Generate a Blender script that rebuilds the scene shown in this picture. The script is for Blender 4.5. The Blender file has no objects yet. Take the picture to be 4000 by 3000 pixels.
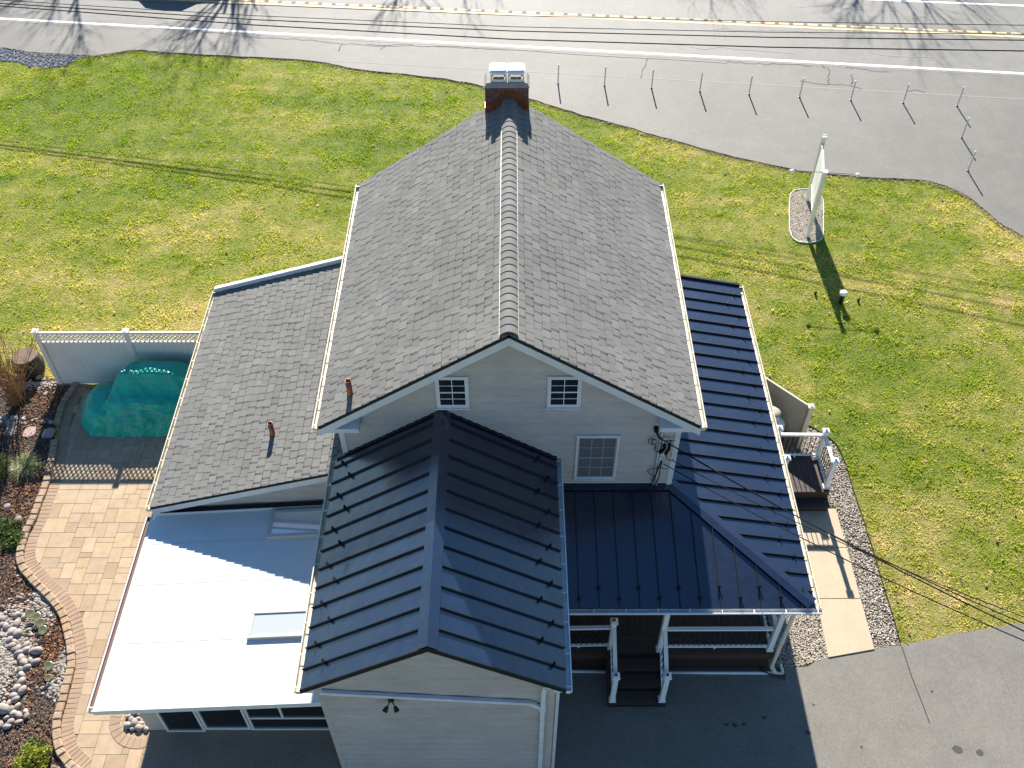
import bpy, math, random
import numpy as np
from mathutils import Vector, Matrix, noise
R = math.radians
random.seed(7); rng = np.random.default_rng(7)
scene = bpy.context.scene
COL = scene.collection

# ------------------------------------------------------------------ camera
CAMH, FPX = 20.5, 3820.34
PITCH, YAW, ROLL = R(47.129), R(-0.1002), R(-0.2214)
def _axes():
    cp, sp = math.cos(PITCH), math.sin(PITCH)
    f = np.array([math.sin(YAW)*cp, math.cos(YAW)*cp, -sp]); r = np.array([math.cos(YAW), -math.sin(YAW), 0.]); u = np.cross(r, f)
    c, s = math.cos(ROLL), math.sin(ROLL)
    return f, c*r+s*u, -s*r+c*u
CF, CR, CU = _axes()
cam_d = bpy.data.cameras.new("camera"); cam = bpy.data.objects.new("camera", cam_d); COL.objects.link(cam)
cam_d.sensor_width = 36; cam_d.lens = FPX/4000*36; cam_d.clip_end = 2000; cam_d.clip_start = 0.5
cam.matrix_world = Matrix(((CR[0], CU[0], -CF[0], 0), (CR[1], CU[1], -CF[1], 0), (CR[2], CU[2], -CF[2], CAMH), (0, 0, 0, 1)))
scene.camera = cam

# ------------------------------------------------------------------ light
SUN_EL = R(29.5); SUNDX = -0.035           # sun stands over the road, straight ahead
world = bpy.data.worlds.new("World"); scene.world = world; world.use_nodes = True
wn = world.node_tree; bg = wn.nodes['Background']
sky = wn.nodes.new('ShaderNodeTexSky'); sky.sky_type = 'NISHITA'; sky.sun_disc = False
sky.sun_elevation = SUN_EL; sky.sun_rotation = math.atan2(SUNDX, 1.0); sky.air_density = 1.0; sky.dust_density = 0.1; sky.ozone_density = 2.0
hs = wn.nodes.new('ShaderNodeHueSaturation'); hs.inputs['Saturation'].default_value = 1.2
wn.links.new(sky.outputs[0], hs.inputs['Color']); wn.links.new(hs.outputs[0], bg.inputs[0]); bg.inputs[1].default_value = 0.065
sun_d = bpy.data.lights.new("sun", 'SUN'); sun_d.energy = 5.0; sun_d.angle = R(0.53); sun_d.color = (1, .95, .87)
sun = bpy.data.objects.new("sun", sun_d); COL.objects.link(sun)
sdir = Vector((SUNDX, 1, 0)).normalized()*math.cos(SUN_EL) + Vector((0, 0, math.sin(SUN_EL)))
sun.rotation_euler = sdir.to_track_quat('Z', 'Y').to_euler(); sun.location = (0, 60, 40)
scene.view_settings.view_transform = 'Standard'; scene.view_settings.look = 'None'; scene.view_settings.gamma = 1
scene.view_settings.exposure = 1.38

# ------------------------------------------------------------------ helpers
def ray(px, py): return CF + (px-2000)/FPX*CR - (py-1500)/FPX*CU
def atz(px, py, z=0.):                 # where a sight line of the survey meets a level
    v = ray(px, py); k = (z-CAMH)/v[2]; return Vector((v[0]*k, v[1]*k, z))
def aty(px, py, y):
    v = ray(px, py); k = y/v[1]; return Vector((v[0]*k, y, CAMH+v[2]*k))
def G(pts, z=0.): return [tuple(atz(x, y, z)[:2]) for x, y in pts]

def lin(c): return tuple((x/12.92 if x <= .04045 else ((x+.055)/1.055)**2.4) for x in c)

class NT:
    def __init__(s, m): s.t = m.node_tree; s.n = s.t.nodes; s.l = s.t.links
    def new(s, k, **kw):
        n = s.n.new(k)
        for a, v in kw.items(): setattr(n, a, v)
        return n
    def link(s, a, b): s.l.new(a, b)
def noise_tex(nt, scale, detail=4, rough=.6, coord=None, stretch=None):
    n = nt.new('ShaderNodeTexNoise'); n.inputs['Scale'].default_value = scale; n.inputs['Detail'].default_value = detail; n.inputs['Roughness'].default_value = rough
    co = coord
    if co is None:
        tc = nt.new('ShaderNodeTexCoord'); co = tc.outputs['Object']
    if stretch:
        mp = nt.new('ShaderNodeMapping'); mp.inputs['Scale'].default_value = stretch; nt.link(co, mp.inputs[0]); co = mp.outputs[0]
    nt.link(co, n.inputs['Vector']); return n.outputs['Fac']
def ramp(nt, fac, stops):
    r = nt.new('ShaderNodeValToRGB'); e = r.color_ramp.elements
    while len(e) < len(stops): e.new(.5)
    for i, (p, c) in enumerate(stops): e[i].position = p; e[i].color = tuple(c)+(1,)
    nt.link(fac, r.inputs[0]); return r.outputs[0]
def mix(nt, fac, a, b, mode='MIX'):
    m = nt.new('ShaderNodeMix', data_type='RGBA', blend_type=mode)
    for k, v in ((0, fac), (6, a), (7, b)):
        if hasattr(v, 'is_output'): nt.link(v, m.inputs[k])
        elif k == 0: m.inputs[0].default_value = v
        else: m.inputs[k].default_value = tuple(v)+(1,)
    return m.outputs[2]
def mat(name, col, rough=.6, spec=.5, metal=0., layers=(), bump=None, isl=None, coat=0., extra=None, transl=None):
    """layers: (scale, stops of grey multiplier or colours, stretch)"""
    m = bpy.data.materials.new(name); m.use_nodes = True; nt = NT(m); b = nt.n['Principled BSDF']
    b.inputs['Base Color'].default_value = tuple(col)+(1,); b.inputs['Roughness'].default_value = rough
    b.inputs['Specular IOR Level'].default_value = spec; b.inputs['Metallic'].default_value = metal
    if coat: b.inputs['Coat Weight'].default_value = coat; b.inputs['Coat Roughness'].default_value = .2
    c = None
    for L in layers:
        sc, lo, hi = L[0], L[1], L[2]; st = L[3] if len(L) > 3 else None
        p0, p1 = (L[4] if len(L) > 4 else (.3, .7))
        f = noise_tex(nt, sc, 5, .65, stretch=st)
        lo = (lo,)*3 if not isinstance(lo, (tuple, list)) else lo
        hi = (hi,)*3 if not isinstance(hi, (tuple, list)) else hi
        r = ramp(nt, f, [(p0, lo), (p1, hi)])
        c = mix(nt, 1., c if c is not None else col, r, 'MULTIPLY')
    if isl is not None:
        g = nt.new('ShaderNodeNewGeometry'); r = ramp(nt, g.outputs['Random Per Island'], [(k/(len(isl)-1), v if isinstance(v, (tuple, list)) else (v,)*3) for k, v in enumerate(isl)])
        c = mix(nt, 1., c if c is not None else col, r, 'MULTIPLY')
    if c is not None: nt.link(c, b.inputs['Base Color'])
    if bump:
        f = noise_tex(nt, bump[0], bump[2] if len(bump) > 2 else 4, .6, stretch=bump[3] if len(bump) > 3 else None)
        bn = nt.new('ShaderNodeBump'); bn.inputs['Strength'].default_value = 1; bn.inputs['Distance'].default_value = bump[1]
        nt.link(f, bn.inputs['Height']); nt.link(bn.outputs[0], b.inputs['Normal'])
    if transl:
        tr = nt.new('ShaderNodeBsdfTranslucent'); ms = nt.new('ShaderNodeMixShader'); ms.inputs[0].default_value = transl
        if c is not None: nt.link(c, tr.inputs[0])
        else: tr.inputs[0].default_value = tuple(col)+(1,)
        nt.link(b.outputs[0], ms.inputs[1]); nt.link(tr.outputs[0], ms.inputs[2]); nt.link(ms.outputs[0], nt.n['Material Output'].inputs[0])
    return m

class MB:
    def __init__(s): s.v = []; s.f = []
    def add(s, vs, fs):
        o = len(s.v); s.v += [tuple(p) for p in vs]; s.f += [tuple(i+o for i in f) for f in fs]
    HEX = [(0, 3, 2, 1), (4, 5, 6, 7), (0, 1, 5, 4), (1, 2, 6, 5), (2, 3, 7, 6), (3, 0, 4, 7)]
    def hexa(s, p): s.add(p, s.HEX)
    def box(s, x0, x1, y0, y1, z0, z1):
        s.hexa([(x0, y0, z0), (x1, y0, z0), (x1, y1, z0), (x0, y1, z0), (x0, y0, z1), (x1, y0, z1), (x1, y1, z1), (x0, y1, z1)])
    def obox(s, c, ax, ay, az, hx, hy, hz):
        c = Vector(c); ax = Vector(ax)*hx; ay = Vector(ay)*hy; az = Vector(az)*hz
        s.hexa([c-ax-ay-az, c+ax-ay-az, c+ax+ay-az, c-ax+ay-az, c-ax-ay+az, c+ax-ay+az, c+ax+ay+az, c-ax+ay+az])
    def beam(s, a, b, w, h, up=(0, 0, 1)):        # a bar of w x h from a to b
        a = Vector(a); b = Vector(b); d = (b-a); L = d.length
        if L < 1e-6: return
        d /= L; up = Vector(up); x = d.cross(up)
        if x.length < 1e-4: x = d.cross(Vector((0, 1, 0)))
        x.normalize(); u = x.cross(d).normalized()
        s.obox((a+b)/2, x, d, u, w/2, L/2, h/2)
    def tube(s, pts, r, n=8, cap=True):
        pts = [Vector(p) for p in pts]; rs = r if isinstance(r, (list, tuple)) else [r]*len(pts); o = len(s.v); ref = None
        for i, p in enumerate(pts):
            d = (pts[min(i+1, len(pts)-1)]-pts[max(i-1, 0)]).normalized()
            if ref is None:
                ref = d.cross(Vector((0, 0, 1)));
                if ref.length < .05: ref = d.cross(Vector((0, 1, 0)))
            x = (ref-d*ref.dot(d)).normalized(); ref = x; y = d.cross(x)
            for k in range(n):
                t = 2*math.pi*k/n; s.v.append(tuple(p+(x*math.cos(t)+y*math.sin(t))*rs[i]))
        for i in range(len(pts)-1):
            for k in range(n):
                a = o+i*n+k; b = o+i*n+(k+1) % n; s.f.append((a, b, b+n, a+n))
        if cap: s.f.append(tuple(o+k for k in range(n))[::-1]); s.f.append(tuple(o+(len(pts)-1)*n+k for k in range(n)))
    def lathe(s, c, prof, n=20):                  # (r, z) profile
        o = len(s.v)
        for r, z in prof:
            for k in range(n):
                t = 2*math.pi*k/n; s.v.append((c[0]+r*math.cos(t), c[1]+r*math.sin(t), c[2]+z))
        for i in range(len(prof)-1):
            for k in range(n):
                a = o+i*n+k; b = o+i*n+(k+1) % n; s.f.append((a, b, b+n, a+n))
        s.f.append(tuple(o+k for k in range(n))[::-1]); s.f.append(tuple(o+(len(prof)-1)*n+k for k in range(n)))
    def prism(s, poly, z0, z1):                   # vertical prism over a ground outline
        n = len(poly); z0f = z0 if callable(z0) else (lambda x, y: z0); z1f = z1 if callable(z1) else (lambda x, y: z1)
        A = sum(poly[i][0]*poly[(i+1) % n][1]-poly[(i+1) % n][0]*poly[i][1] for i in range(n))
        if A < 0: poly = poly[::-1]
        s.add([(x, y, z0f(x, y)) for x, y in poly]+[(x, y, z1f(x, y)) for x, y in poly],
              [tuple(range(n))[::-1], tuple(range(n, 2*n))]+[(i, (i+1) % n, (i+1) % n+n, i+n) for i in range(n)])
    def slab(s, quad, t):                          # plane quad thickened downwards along its normal
        q = [Vector(p) for p in quad]; n = (q[1]-q[0]).cross(q[2]-q[0]).normalized()
        if n.z < 0: q = q[::-1]; n = -n
        m = len(q); lo = [p-n*t for p in q]
        s.add(lo+q, [tuple(range(m))[::-1], tuple(range(m, 2*m))]+[(i, (i+1) % m, (i+1) % m+m, i+m) for i in range(m)])
    def build(s, name, m, parent=None, smooth=False, bevel=0):
        me = bpy.data.meshes.new(name); me.from_pydata(s.v, [], s.f); me.validate(); me.update()
        if m: me.materials.append(m)
        if smooth: me.polygons.foreach_set('use_smooth', [True]*len(me.polygons))
        return link(name, me, parent, bevel)
def link(name, me, parent=None, bevel=0):
    o = bpy.data.objects.new(name, me); COL.objects.link(o)
    if parent is not None:
        o.parent = parent; o.matrix_parent_inverse = wmat(parent).inverted()
    if bevel:
        b = o.modifiers.new('bevel', 'BEVEL'); b.width = bevel; b.segments = 1; b.limit_method = 'ANGLE'
    return o
def wmat(o):
    M = Matrix.LocRotScale(o.location, o.rotation_euler, o.scale)
    return (wmat(o.parent) @ o.matrix_parent_inverse @ M) if o.parent else M
def tag(o, label=None, cat=None, group=None, kind=None):
    for k, v in (('label', label), ('category', cat), ('group', group), ('kind', kind)):
        if v: o[k] = v
    return o
def empty(name, loc, label, cat, group=None):
    o = bpy.data.objects.new(name, None); COL.objects.link(o); o.location = loc; o.empty_display_size = .2
    return tag(o, label, cat, group)
def copy_tree(o, parent=None):
    c = o.copy(); COL.objects.link(c)
    if parent: c.parent = parent; c.matrix_parent_inverse = o.matrix_parent_inverse.copy()
    for ch in [x for x in bpy.data.objects if x.parent == o]: copy_tree(ch, c)
    return c
def npmesh(name, V, F, m, parent=None, cols=None):     # F: (n,k) array of equal-sized faces
    me = bpy.data.meshes.new(name); V = np.asarray(V, np.float32); F = np.asarray(F, np.int32); k = F.shape[1]
    me.vertices.add(len(V)); me.vertices.foreach_set('co', V.ravel()); me.loops.add(F.size); me.loops.foreach_set('vertex_index', F.ravel())
    me.polygons.add(len(F)); me.polygons.foreach_set('loop_start', np.arange(len(F))*k); me.polygons.foreach_set('loop_total', np.full(len(F), k))
    me.update(calc_edges=True); me.materials.append(m); return link(name, me, parent)
def pip(px, py, poly):                                    # numpy point in polygon
    ins = np.zeros(len(px), bool); n = len(poly)
    for i in range(n):
        x0, y0 = poly[i]; x1, y1 = poly[(i+1) % n]
        c = ((y0 > py) != (y1 > py)); xx = (x1-x0)*(py-y0)/((y1-y0) if y1 != y0 else 1e-9)+x0
        ins ^= c & (px < xx)
    return ins
def smoothline(pts, n=6):                                 # Catmull-Rom through plan points
    P = [Vector((p[0], p[1], 0)) for p in pts]; P = [P[0]*2-P[1]]+P+[P[-1]*2-P[-2]]; out = []
    for i in range(1, len(P)-2):
        for k in range(n):
            t = k/n; a, b, c, d = P[i-1], P[i], P[i+1], P[i+2]
            q = .5*((2*b)+(c-a)*t+(2*a-5*b+4*c-d)*t*t+(3*b-a-3*c+d)*t**3); out.append((q.x, q.y))
    out.append((P[-2].x, P[-2].y)); return out
def offset(line, d):
    out = []
    for i, p in enumerate(line):
        a = Vector(line[max(i-1, 0)]); b = Vector(line[min(i+1, len(line)-1)]); t = (b-a).normalized(); out.append((p[0]-t.y*d, p[1]+t.x*d))
    return out
def ribbon(mb, line, w, z, z1=None):
    L = offset(line, w/2); Rr = offset(line, -w/2)
    for i in range(len(line)-1):
        q = [(*Rr[i], z), (*Rr[i+1], z), (*L[i+1], z), (*L[i], z)]
        if z1 is None: mb.add(q, [(0, 1, 2, 3)])
        else: mb.hexa(q+[(x, y, z1) for x, y, _ in q])
def ico():
    t = (1+5**.5)/2
    v = np.array([(-1, t, 0), (1, t, 0), (-1, -t, 0), (1, -t, 0), (0, -1, t), (0, 1, t), (0, -1, -t), (0, 1, -t), (t, 0, -1), (t, 0, 1), (-t, 0, -1), (-t, 0, 1)], float); v /= np.linalg.norm(v[0])
    f = np.array([(0, 11, 5), (0, 5, 1), (0, 1, 7), (0, 7, 10), (0, 10, 11), (1, 5, 9), (5, 11, 4), (11, 10, 2), (10, 7, 6), (7, 1, 8), (3, 9, 4), (3, 4, 2), (3, 2, 6), (3, 6, 8), (3, 8, 9), (4, 9, 5), (2, 4, 11), (6, 2, 10), (8, 6, 7), (9, 8, 1)])
    return v, f
def subdiv(v, f):
    v = [tuple(x) for x in v]; c = {}; nf = []
    def mid(a, b):
        k = (min(a, b), max(a, b))
        if k not in c:
            m = (np.array(v[a])+np.array(v[b]))/2; m /= np.linalg.norm(m); c[k] = len(v); v.append(tuple(m))
        return c[k]
    for a, b, d in f:
        x, y, z = mid(a, b), mid(b, d), mid(d, a); nf += [(a, x, z), (b, y, x), (d, z, y), (x, y, z)]
    return np.array(v), np.array(nf)
ICO = ico(); ICO1 = subdiv(*ICO); ICO2 = subdiv(*ICO1)
def pebbles(name, P, smin, smax, m, shape=ICO, parent=None, flat=.65):
    n = len(P); V0, F0 = shape; s = rng.uniform(smin, smax, (n, 1, 1)); a = rng.uniform(0, 6.28, n); st = rng.uniform(.65, 1, (n, 1))
    V = V0[None].repeat(n, 0)*(1+rng.uniform(-.15, .15, (n, len(V0), 1)))
    x, y, z = V[:, :, 0], V[:, :, 1]*st, V[:, :, 2]*flat
    c, sn = np.cos(a)[:, None], np.sin(a)[:, None]
    V = np.stack([x*c-y*sn, x*sn+y*c, z], -1)*s*.5+P[:, None, :]+np.array([0, 0, 1])*s*.5*flat*.6
    F = (F0[None]+(np.arange(n)*len(V0))[:, None, None]).reshape(-1, 3)
    return npmesh(name, V.reshape(-1, 3), F, m, parent)
def scatter(poly, n, z=0., holes=()):
    xs = [p[0] for p in poly]; ys = [p[1] for p in poly]; x = rng.uniform(min(xs), max(xs), n); y = rng.uniform(min(ys), max(ys), n); k = pip(x, y, poly)
    for h in holes: k &= ~pip(x, y, h)
    return np.stack([x[k], y[k], np.full(k.sum(), z)], -1)

# ------------------------------------------------------------------ materials
M = {}
M['siding'] = mat('vinyl_siding', (.50, .445, .405), .55, .3, layers=[(3., .82, 1.05, (1, 1, 9)), (1.1, .88, 1.05)], isl=[.93, 1.03, .97, 1.05, 1.0, .95])
M['trim'] = mat('white_trim', (.66, .66, .66), .45, .4, layers=[(2.5, .88, 1.02)])
M['vinyl'] = mat('white_vinyl', (.80, .76, .70), .4, .45, layers=[(1.5, .93, 1.02)])
M['rail'] = mat('white_rail', (.8, .8, .8), .4, .5)
M['gutter'] = mat('sun_tinted_gutter', (.72, .65, .50), .4, .5, layers=[(6, .8, 1.05)])  # yellow put into the white gutter colour for sun on its lip
M['gutter_white'] = mat('white_gutter', (.72, .73, .74), .4, .5, layers=[(6, .85, 1.05)])
M['shingle'] = mat('asphalt_shingle', (.170, .166, .155), .9, .25, isl=[.88, 1.04, .95, 1.08, .98, .91, 1.13, 1.0], layers=[(90, .78, 1.22), (.5, .88, 1.08), (2.5, .93, 1.05, (1, .3, 1))], bump=(160, .004))
M['shingle_base'] = mat('shingle_underlay', (.03, .03, .03), .95, .1)
M['metal'] = mat('black_standing_seam', (.009, .018, .044), .27, 1.0, coat=.55, metal=.12, layers=[(2, .8, 1.2), (25, .9, 1.1)], bump=(1.4, .020, 3))
M['metal_edge'] = mat('black_metal_edge', (.012, .013, .015), .4, .5)
M['white_roof'] = mat('white_membrane', (.64, .65, .65), .55, .35, layers=[(1.2, .93, 1.02), (.35, .95, 1.02)], bump=(2.5, .006, 2))
M['dark_glass'] = mat('dark_glass', (.012, .014, .017), .08, .6)
M['blind'] = mat('window_blind', (.13, .13, .135), .25, .5, layers=[(8, .9, 1.05)])
M['copper'] = mat('copper', (.33, .115, .06), .38, .5, metal=.75, layers=[(9, .6, 1.15)])
M['steel'] = mat('stainless_steel', (.86, .86, .86), .35, .6, metal=.45)
M['mortar'] = mat('mortar', (.33, .3, .27), .95, .2, layers=[(14, .7, 1.15)], bump=(60, .004))
M['brick'] = mat('red_brick', (.17, .062, .05), .9, .2, isl=[.7, 1.15, .85, 1.05, 1.3], layers=[(20, .7, 1.2)])
M['black'] = mat('black_plastic', (.012, .012, .013), .4, .5)
M['wire'] = mat('black_wire', (.008, .008, .009), .8, .15)
M['deck'] = mat('brown_composite_deck', (.062, .043, .036), .6, .35, isl=[.9, 1.08, .97, 1.02], layers=[(5, .85, 1.1, (1, 1, 1)), (50, .9, 1.1)])
M['deckfascia'] = mat('brown_fascia', (.06, .035, .027), .6, .35)
M['concrete'] = mat('tan_exposed_concrete', (.50, .40, .28), .9, .2, layers=[(60, .78, 1.18), (1.3, .93, 1.05)], bump=(80, .004))
M['aggregate'] = mat('brown_aggregate_concrete', (.29, .22, .165), .9, .25, layers=[(45, .55, 1.5), (2, .9, 1.06)], bump=(60, .006))
M['paver'] = mat('tan_paver', (.40, .30, .20), .85, .25, isl=[.86, 1.08, 1., (1.12, 1.1, 1.02), (.9, .84, .8), 1.04, (1.15, 1.14, 1.1), .94], layers=[(5, .88, 1.09), (70, .92, 1.08)], bump=(70, .002))
M['paver_joint'] = mat('paver_joint', (.27, .18, .11), .95, .1)
M['border'] = mat('brown_border_brick', (.34, .24, .165), .85, .25, isl=[.92, 1.06, 1., .96, 1.08], layers=[(40, .9, 1.1), (4, .93, 1.05)], bump=(60, .002))
M['wallstone'] = mat('tumbled_wall_stone', (.37, .27, .19), .95, .15, isl=[.85, 1.1, (1.05, 1.0, .88), .95, 1.15], layers=[(12, .75, 1.15), (60, .85, 1.15)], bump=(30, .012))
M['gravel'] = mat('gravel', (.42, .37, .30), .85, .3, isl=[.32, .8, 1.35, (1.2, 1.1, .95), .62, 1.6, (.95, .9, .95), .45])
M['gravel_base'] = mat('gravel_base', (.12, .105, .09), .95, .1, layers=[(40, .5, 1.5)])
M['greygravel'] = mat('grey_gravel', (.24, .25, .27), .85, .3, isl=[.4, .9, 1.35, .65, 1.6, .8])
M['cobble'] = mat('river_cobble', (.31, .275, .25), .7, .35, layers=[(14, .8, 1.15)])
_nt = NT(M['cobble']); _oi = _nt.new('ShaderNodeObjectInfo'); _b = _nt.n['Principled BSDF']; _src = _b.inputs['Base Color'].links[0].from_socket
_nt.link(mix(_nt, 1., _src, ramp(_nt, _oi.outputs['Random'], [(0, (.6, .55, .5)), (.25, (1.1, 1.05, 1.)), (.5, (.8, .78, .8)), (.75, (1.25, 1.2, 1.15)), (1, (.9, .78, .7))]), 'MULTIPLY'), _b.inputs['Base Color'])
M['cobble_s'] = mat('river_pebble', (.30, .265, .23), .7, .35, isl=[.55, 1.1, .85, 1.3, .7, (1.15, 1.05, .95)])
M['mulch'] = mat('mulch', (.075, .06, .05), .95, .15, layers=[(26, .4, 1.7), (1.5, .75, 1.25)], bump=(40, .02))
M['chips'] = mat('mulch_chip', (.13, .10, .083), .9, .2, isl=[.3, .8, 1.5, .5, (1.6, 1.2, 1.), .9, (2.2, 1.9, 1.6), .6])
M['litter'] = mat('russet_leaf_litter', (.26, .135, .075), .85, .25, isl=[.5, 1.0, (1.3, 1.15, .9), .7, (1.5, 1.5, 1.5), 1.2], transl=.2)
M['flag'] = mat('pink_flagstone', (.40, .29, .25), .85, .25, layers=[(5, .85, 1.1), (50, .92, 1.06)], bump=(14, .006))
M['tarp'] = mat('green_tarp', (.006, .44, .30), .4, .6, layers=[(1.6, .75, 1.15), (12, .94, 1.05)], bump=(5, .02, 2, (1, 1, 1.6)))
M['barrel_top'] = mat('weathered_wood', (.19, .135, .10), .9, .2, layers=[(9, .6, 1.25, (5, 1, 1))])
M['barrel_side'] = mat('dark_ribbed_drum', (.025, .022, .022), .6, .4)
M['tank'] = mat('grey_white_tank', (.60, .61, .62), .45, .4, layers=[(4, .9, 1.03)])
M['tanklid'] = mat('beige_lid', (.37, .33, .285), .6, .3, layers=[(7, .8, 1.1)])
M['fence_tan'] = mat('tan_vinyl', (.50, .445, .35), .45, .4, layers=[(2, .93, 1.03)])
M['signpost'] = mat('cream_post', (.76, .73, .66), .5, .4, layers=[(3, .88, 1.04)])
M['signpanel'] = mat('pale_sign_panel', (.78, .78, .75), .45, .4, layers=[(5, .85, 1.05, (1, 1, 4))])
M['paint'] = mat('white_road_paint', (.80, .80, .80), .7, .3, layers=[(30, .86, 1.04)])
M['yellow'] = mat('yellow_road_paint', (.78, .56, .27), .7, .3, layers=[(20, .85, 1.08)])
M['crack'] = mat('asphalt_crack', (.06, .055, .05), .9, .2)
M['joint'] = mat('pale_sealant', (.30, .29, .265), .8, .3)
M['bark'] = mat('grey_bark', (.12, .10, .085), .9, .2, layers=[(12, .7, 1.2)])
M['twig'] = mat('orange_brown_twig', (.34, .20, .10), .7, .3, isl=[.6, 1.1, (1.2, 1.3, 1.), .9])
M['leafgreen'] = mat('garden_leaf', (.10, .16, .04), .5, .4, isl=[.5, 1.1, (1.5, 1.25, 1.2), .8, 1.3], transl=.35)
M['leafyellow'] = mat('lime_leaf', (.24, .27, .03), .5, .4, isl=[.6, 1.1, 1.4, .8], transl=.4)
M['grassclump'] = mat('striped_grass_blade', (.36, .37, .17), .5, .4, isl=[(.4, .6, .4), 1.2, (1.5, 1.45, 1.4), .8, (1.3, 1.35, 1.3)], transl=.3)
M['disc'] = mat('mossy_glass_disc', (.26, .25, .12), .3, .5, layers=[(14, .7, 1.2)])
M['stubwhite'] = mat('white_cap', (.85, .85, .85), .4, .4)
M['lamp_top'] = mat('grey_lamp_top', (.25, .22, .21), .4, .5)
M['car'] = mat('dark_car_paint', (.02, .03, .05), .25, .6, coat=.6)
M['tyre'] = mat('tyre', (.015, .015, .015), .85, .2)
M['leaf_dead'] = mat('dead_leaf', (.20, .11, .06), .85, .2, isl=[.6, 1.2, (2.4, 2.5, 2.6), .8, 1.5, (3.2, 3.6, 4)])
M['soil'] = mat('garden_soil', (.05, .04, .033), .95, .1, layers=[(20, .5, 1.5)])
def asphalt(name, base, marks=()):
    m = mat(name, base, .72, .4, layers=[(110, .75, 1.27), (26, .8, 1.2), (.22, .86, 1.08), (1.4, .9, 1.06), (5, .94, 1.04)], bump=(130, .003))
    return m
M['road'] = asphalt('road_asphalt', (.180, .170, .152))
M['lot'] = asphalt('lot_asphalt', (.150, .140, .122))
M['drive'] = asphalt('driveway_asphalt', (.185, .170, .144))
M['manual'] = mat('oil_spot', (.06, .055, .05), .6, .4, layers=[(40, .8, 1.3)])

# lawn: green, straw and bare patches by world position
def lawn_mat(name, tuft):
    m = bpy.data.materials.new(name); m.use_nodes = True; nt = NT(m); b = nt.n['Principled BSDF']; b.inputs['Roughness'].default_value = .75; b.inputs['Specular IOR Level'].default_value = .25
    f1 = noise_tex(nt, .22, 4, .6, stretch=(.7, 1.7, 1)); f2 = noise_tex(nt, 1.4, 6, .7); f3 = noise_tex(nt, 7., 4, .7)
    a = nt.new('ShaderNodeMath', operation='MULTIPLY_ADD'); a.inputs[1].default_value = .55; nt.link(f2, a.inputs[0]); 
    a2 = nt.new('ShaderNodeMath', operation='MULTIPLY'); a2.inputs[1].default_value = .62; nt.link(f1, a2.inputs[0]); nt.link(a2.outputs[0], a.inputs[2])
    a3 = nt.new('ShaderNodeMath', operation='MULTIPLY_ADD'); a3.inputs[1].default_value = .40; nt.link(f3, a3.inputs[0]); nt.link(a.outputs[0], a3.inputs[2])
    k = 2.0 if tuft else .68
    cs = [(.145*k, .20*k, .012*k), (.215*k, .25*k, .022*k), (.30*k, .29*k, .06*k), (.42*k, .355*k, .12*k), (.45*k, .35*k, .18*k)]
    tcx = nt.new('ShaderNodeTexCoord'); sx = nt.new('ShaderNodeSeparateXYZ'); nt.link(tcx.outputs['Object'], sx.inputs[0])
    my = nt.new('ShaderNodeMapRange'); nt.link(sx.outputs[1], my.inputs[0]); my.inputs[1].default_value = 22; my.inputs[2].default_value = 31; my.inputs[3].default_value = .05; my.inputs[4].default_value = -.075
    mx = nt.new('ShaderNodeMapRange'); nt.link(sx.outputs[0], mx.inputs[0]); mx.inputs[1].default_value = 1; mx.inputs[2].default_value = 6; mx.inputs[3].default_value = 1; mx.inputs[4].default_value = .0
    a4 = nt.new('ShaderNodeMath', operation='MULTIPLY_ADD'); nt.link(my.outputs[0], a4.inputs[0]); nt.link(mx.outputs[0], a4.inputs[1]); nt.link(a3.outputs[0], a4.inputs[2]); a3 = a4
    for cxy, rad, amt in (((9.6, 13.0, 0), 3.2, .13), ((16.5, 25.5, 0), 2.2, .12), ((15.2, 22.3, 0), .9, .14), ((7.2, 31.5, 0), 1.1, .14), ((-13, 20.3, 0), 3.0, .08)):
        vd = nt.new('ShaderNodeVectorMath', operation='DISTANCE'); nt.link(tcx.outputs['Object'], vd.inputs[0]); vd.inputs[1].default_value = cxy
        mr = nt.new('ShaderNodeMapRange', interpolation_type='SMOOTHSTEP'); nt.link(vd.outputs['Value'], mr.inputs[0]); mr.inputs[1].default_value = 0; mr.inputs[2].default_value = rad; mr.inputs[3].default_value = amt; mr.inputs[4].default_value = 0
        ad = nt.new('ShaderNodeMath', operation='ADD'); nt.link(a3.outputs[0], ad.inputs[0]); nt.link(mr.outputs[0], ad.inputs[1]); a3 = ad
    c = ramp(nt, a3.outputs[0], [(.64, cs[0]), (.74, cs[1]), (.83, cs[2]), (.93, cs[3]), (1., cs[4])])
    # browner towards the house's right rear and the fence
    if tuft:
        g = nt.new('ShaderNodeNewGeometry'); r = ramp(nt, g.outputs['Random Per Island'], [(0, (.7, .75, .6)), (.3, (1., 1., 1.)), (.6, (.9, .98, .8)), (.85, (1.15, 1.1, 1.1)), (1., (1.4, 1.25, 1.6))])
        c = mix(nt, 1., c, r, 'MULTIPLY')
    nt.link(c, b.inputs['Base Color'])
    if not tuft:
        f = noise_tex(nt, 22, 5, .7); bn = nt.new('ShaderNodeBump'); bn.inputs['Distance'].default_value = .04; nt.link(f, bn.inputs['Height']); nt.link(bn.outputs[0], b.inputs['Normal'])
    else:
        tr = nt.new('ShaderNodeBsdfTranslucent'); ms = nt.new('ShaderNodeMixShader'); ms.inputs[0].default_value = .45; nt.link(c, tr.inputs[0])
        nt.link(b.outputs[0], ms.inputs[1]); nt.link(tr.outputs[0], ms.inputs[2]); nt.link(ms.outputs[0], nt.n['Material Output'].inputs[0])
    return m
M['lawn'] = lawn_mat('lawn_ground', False); M['blade'] = lawn_mat('lawn_blade', True)

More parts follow.
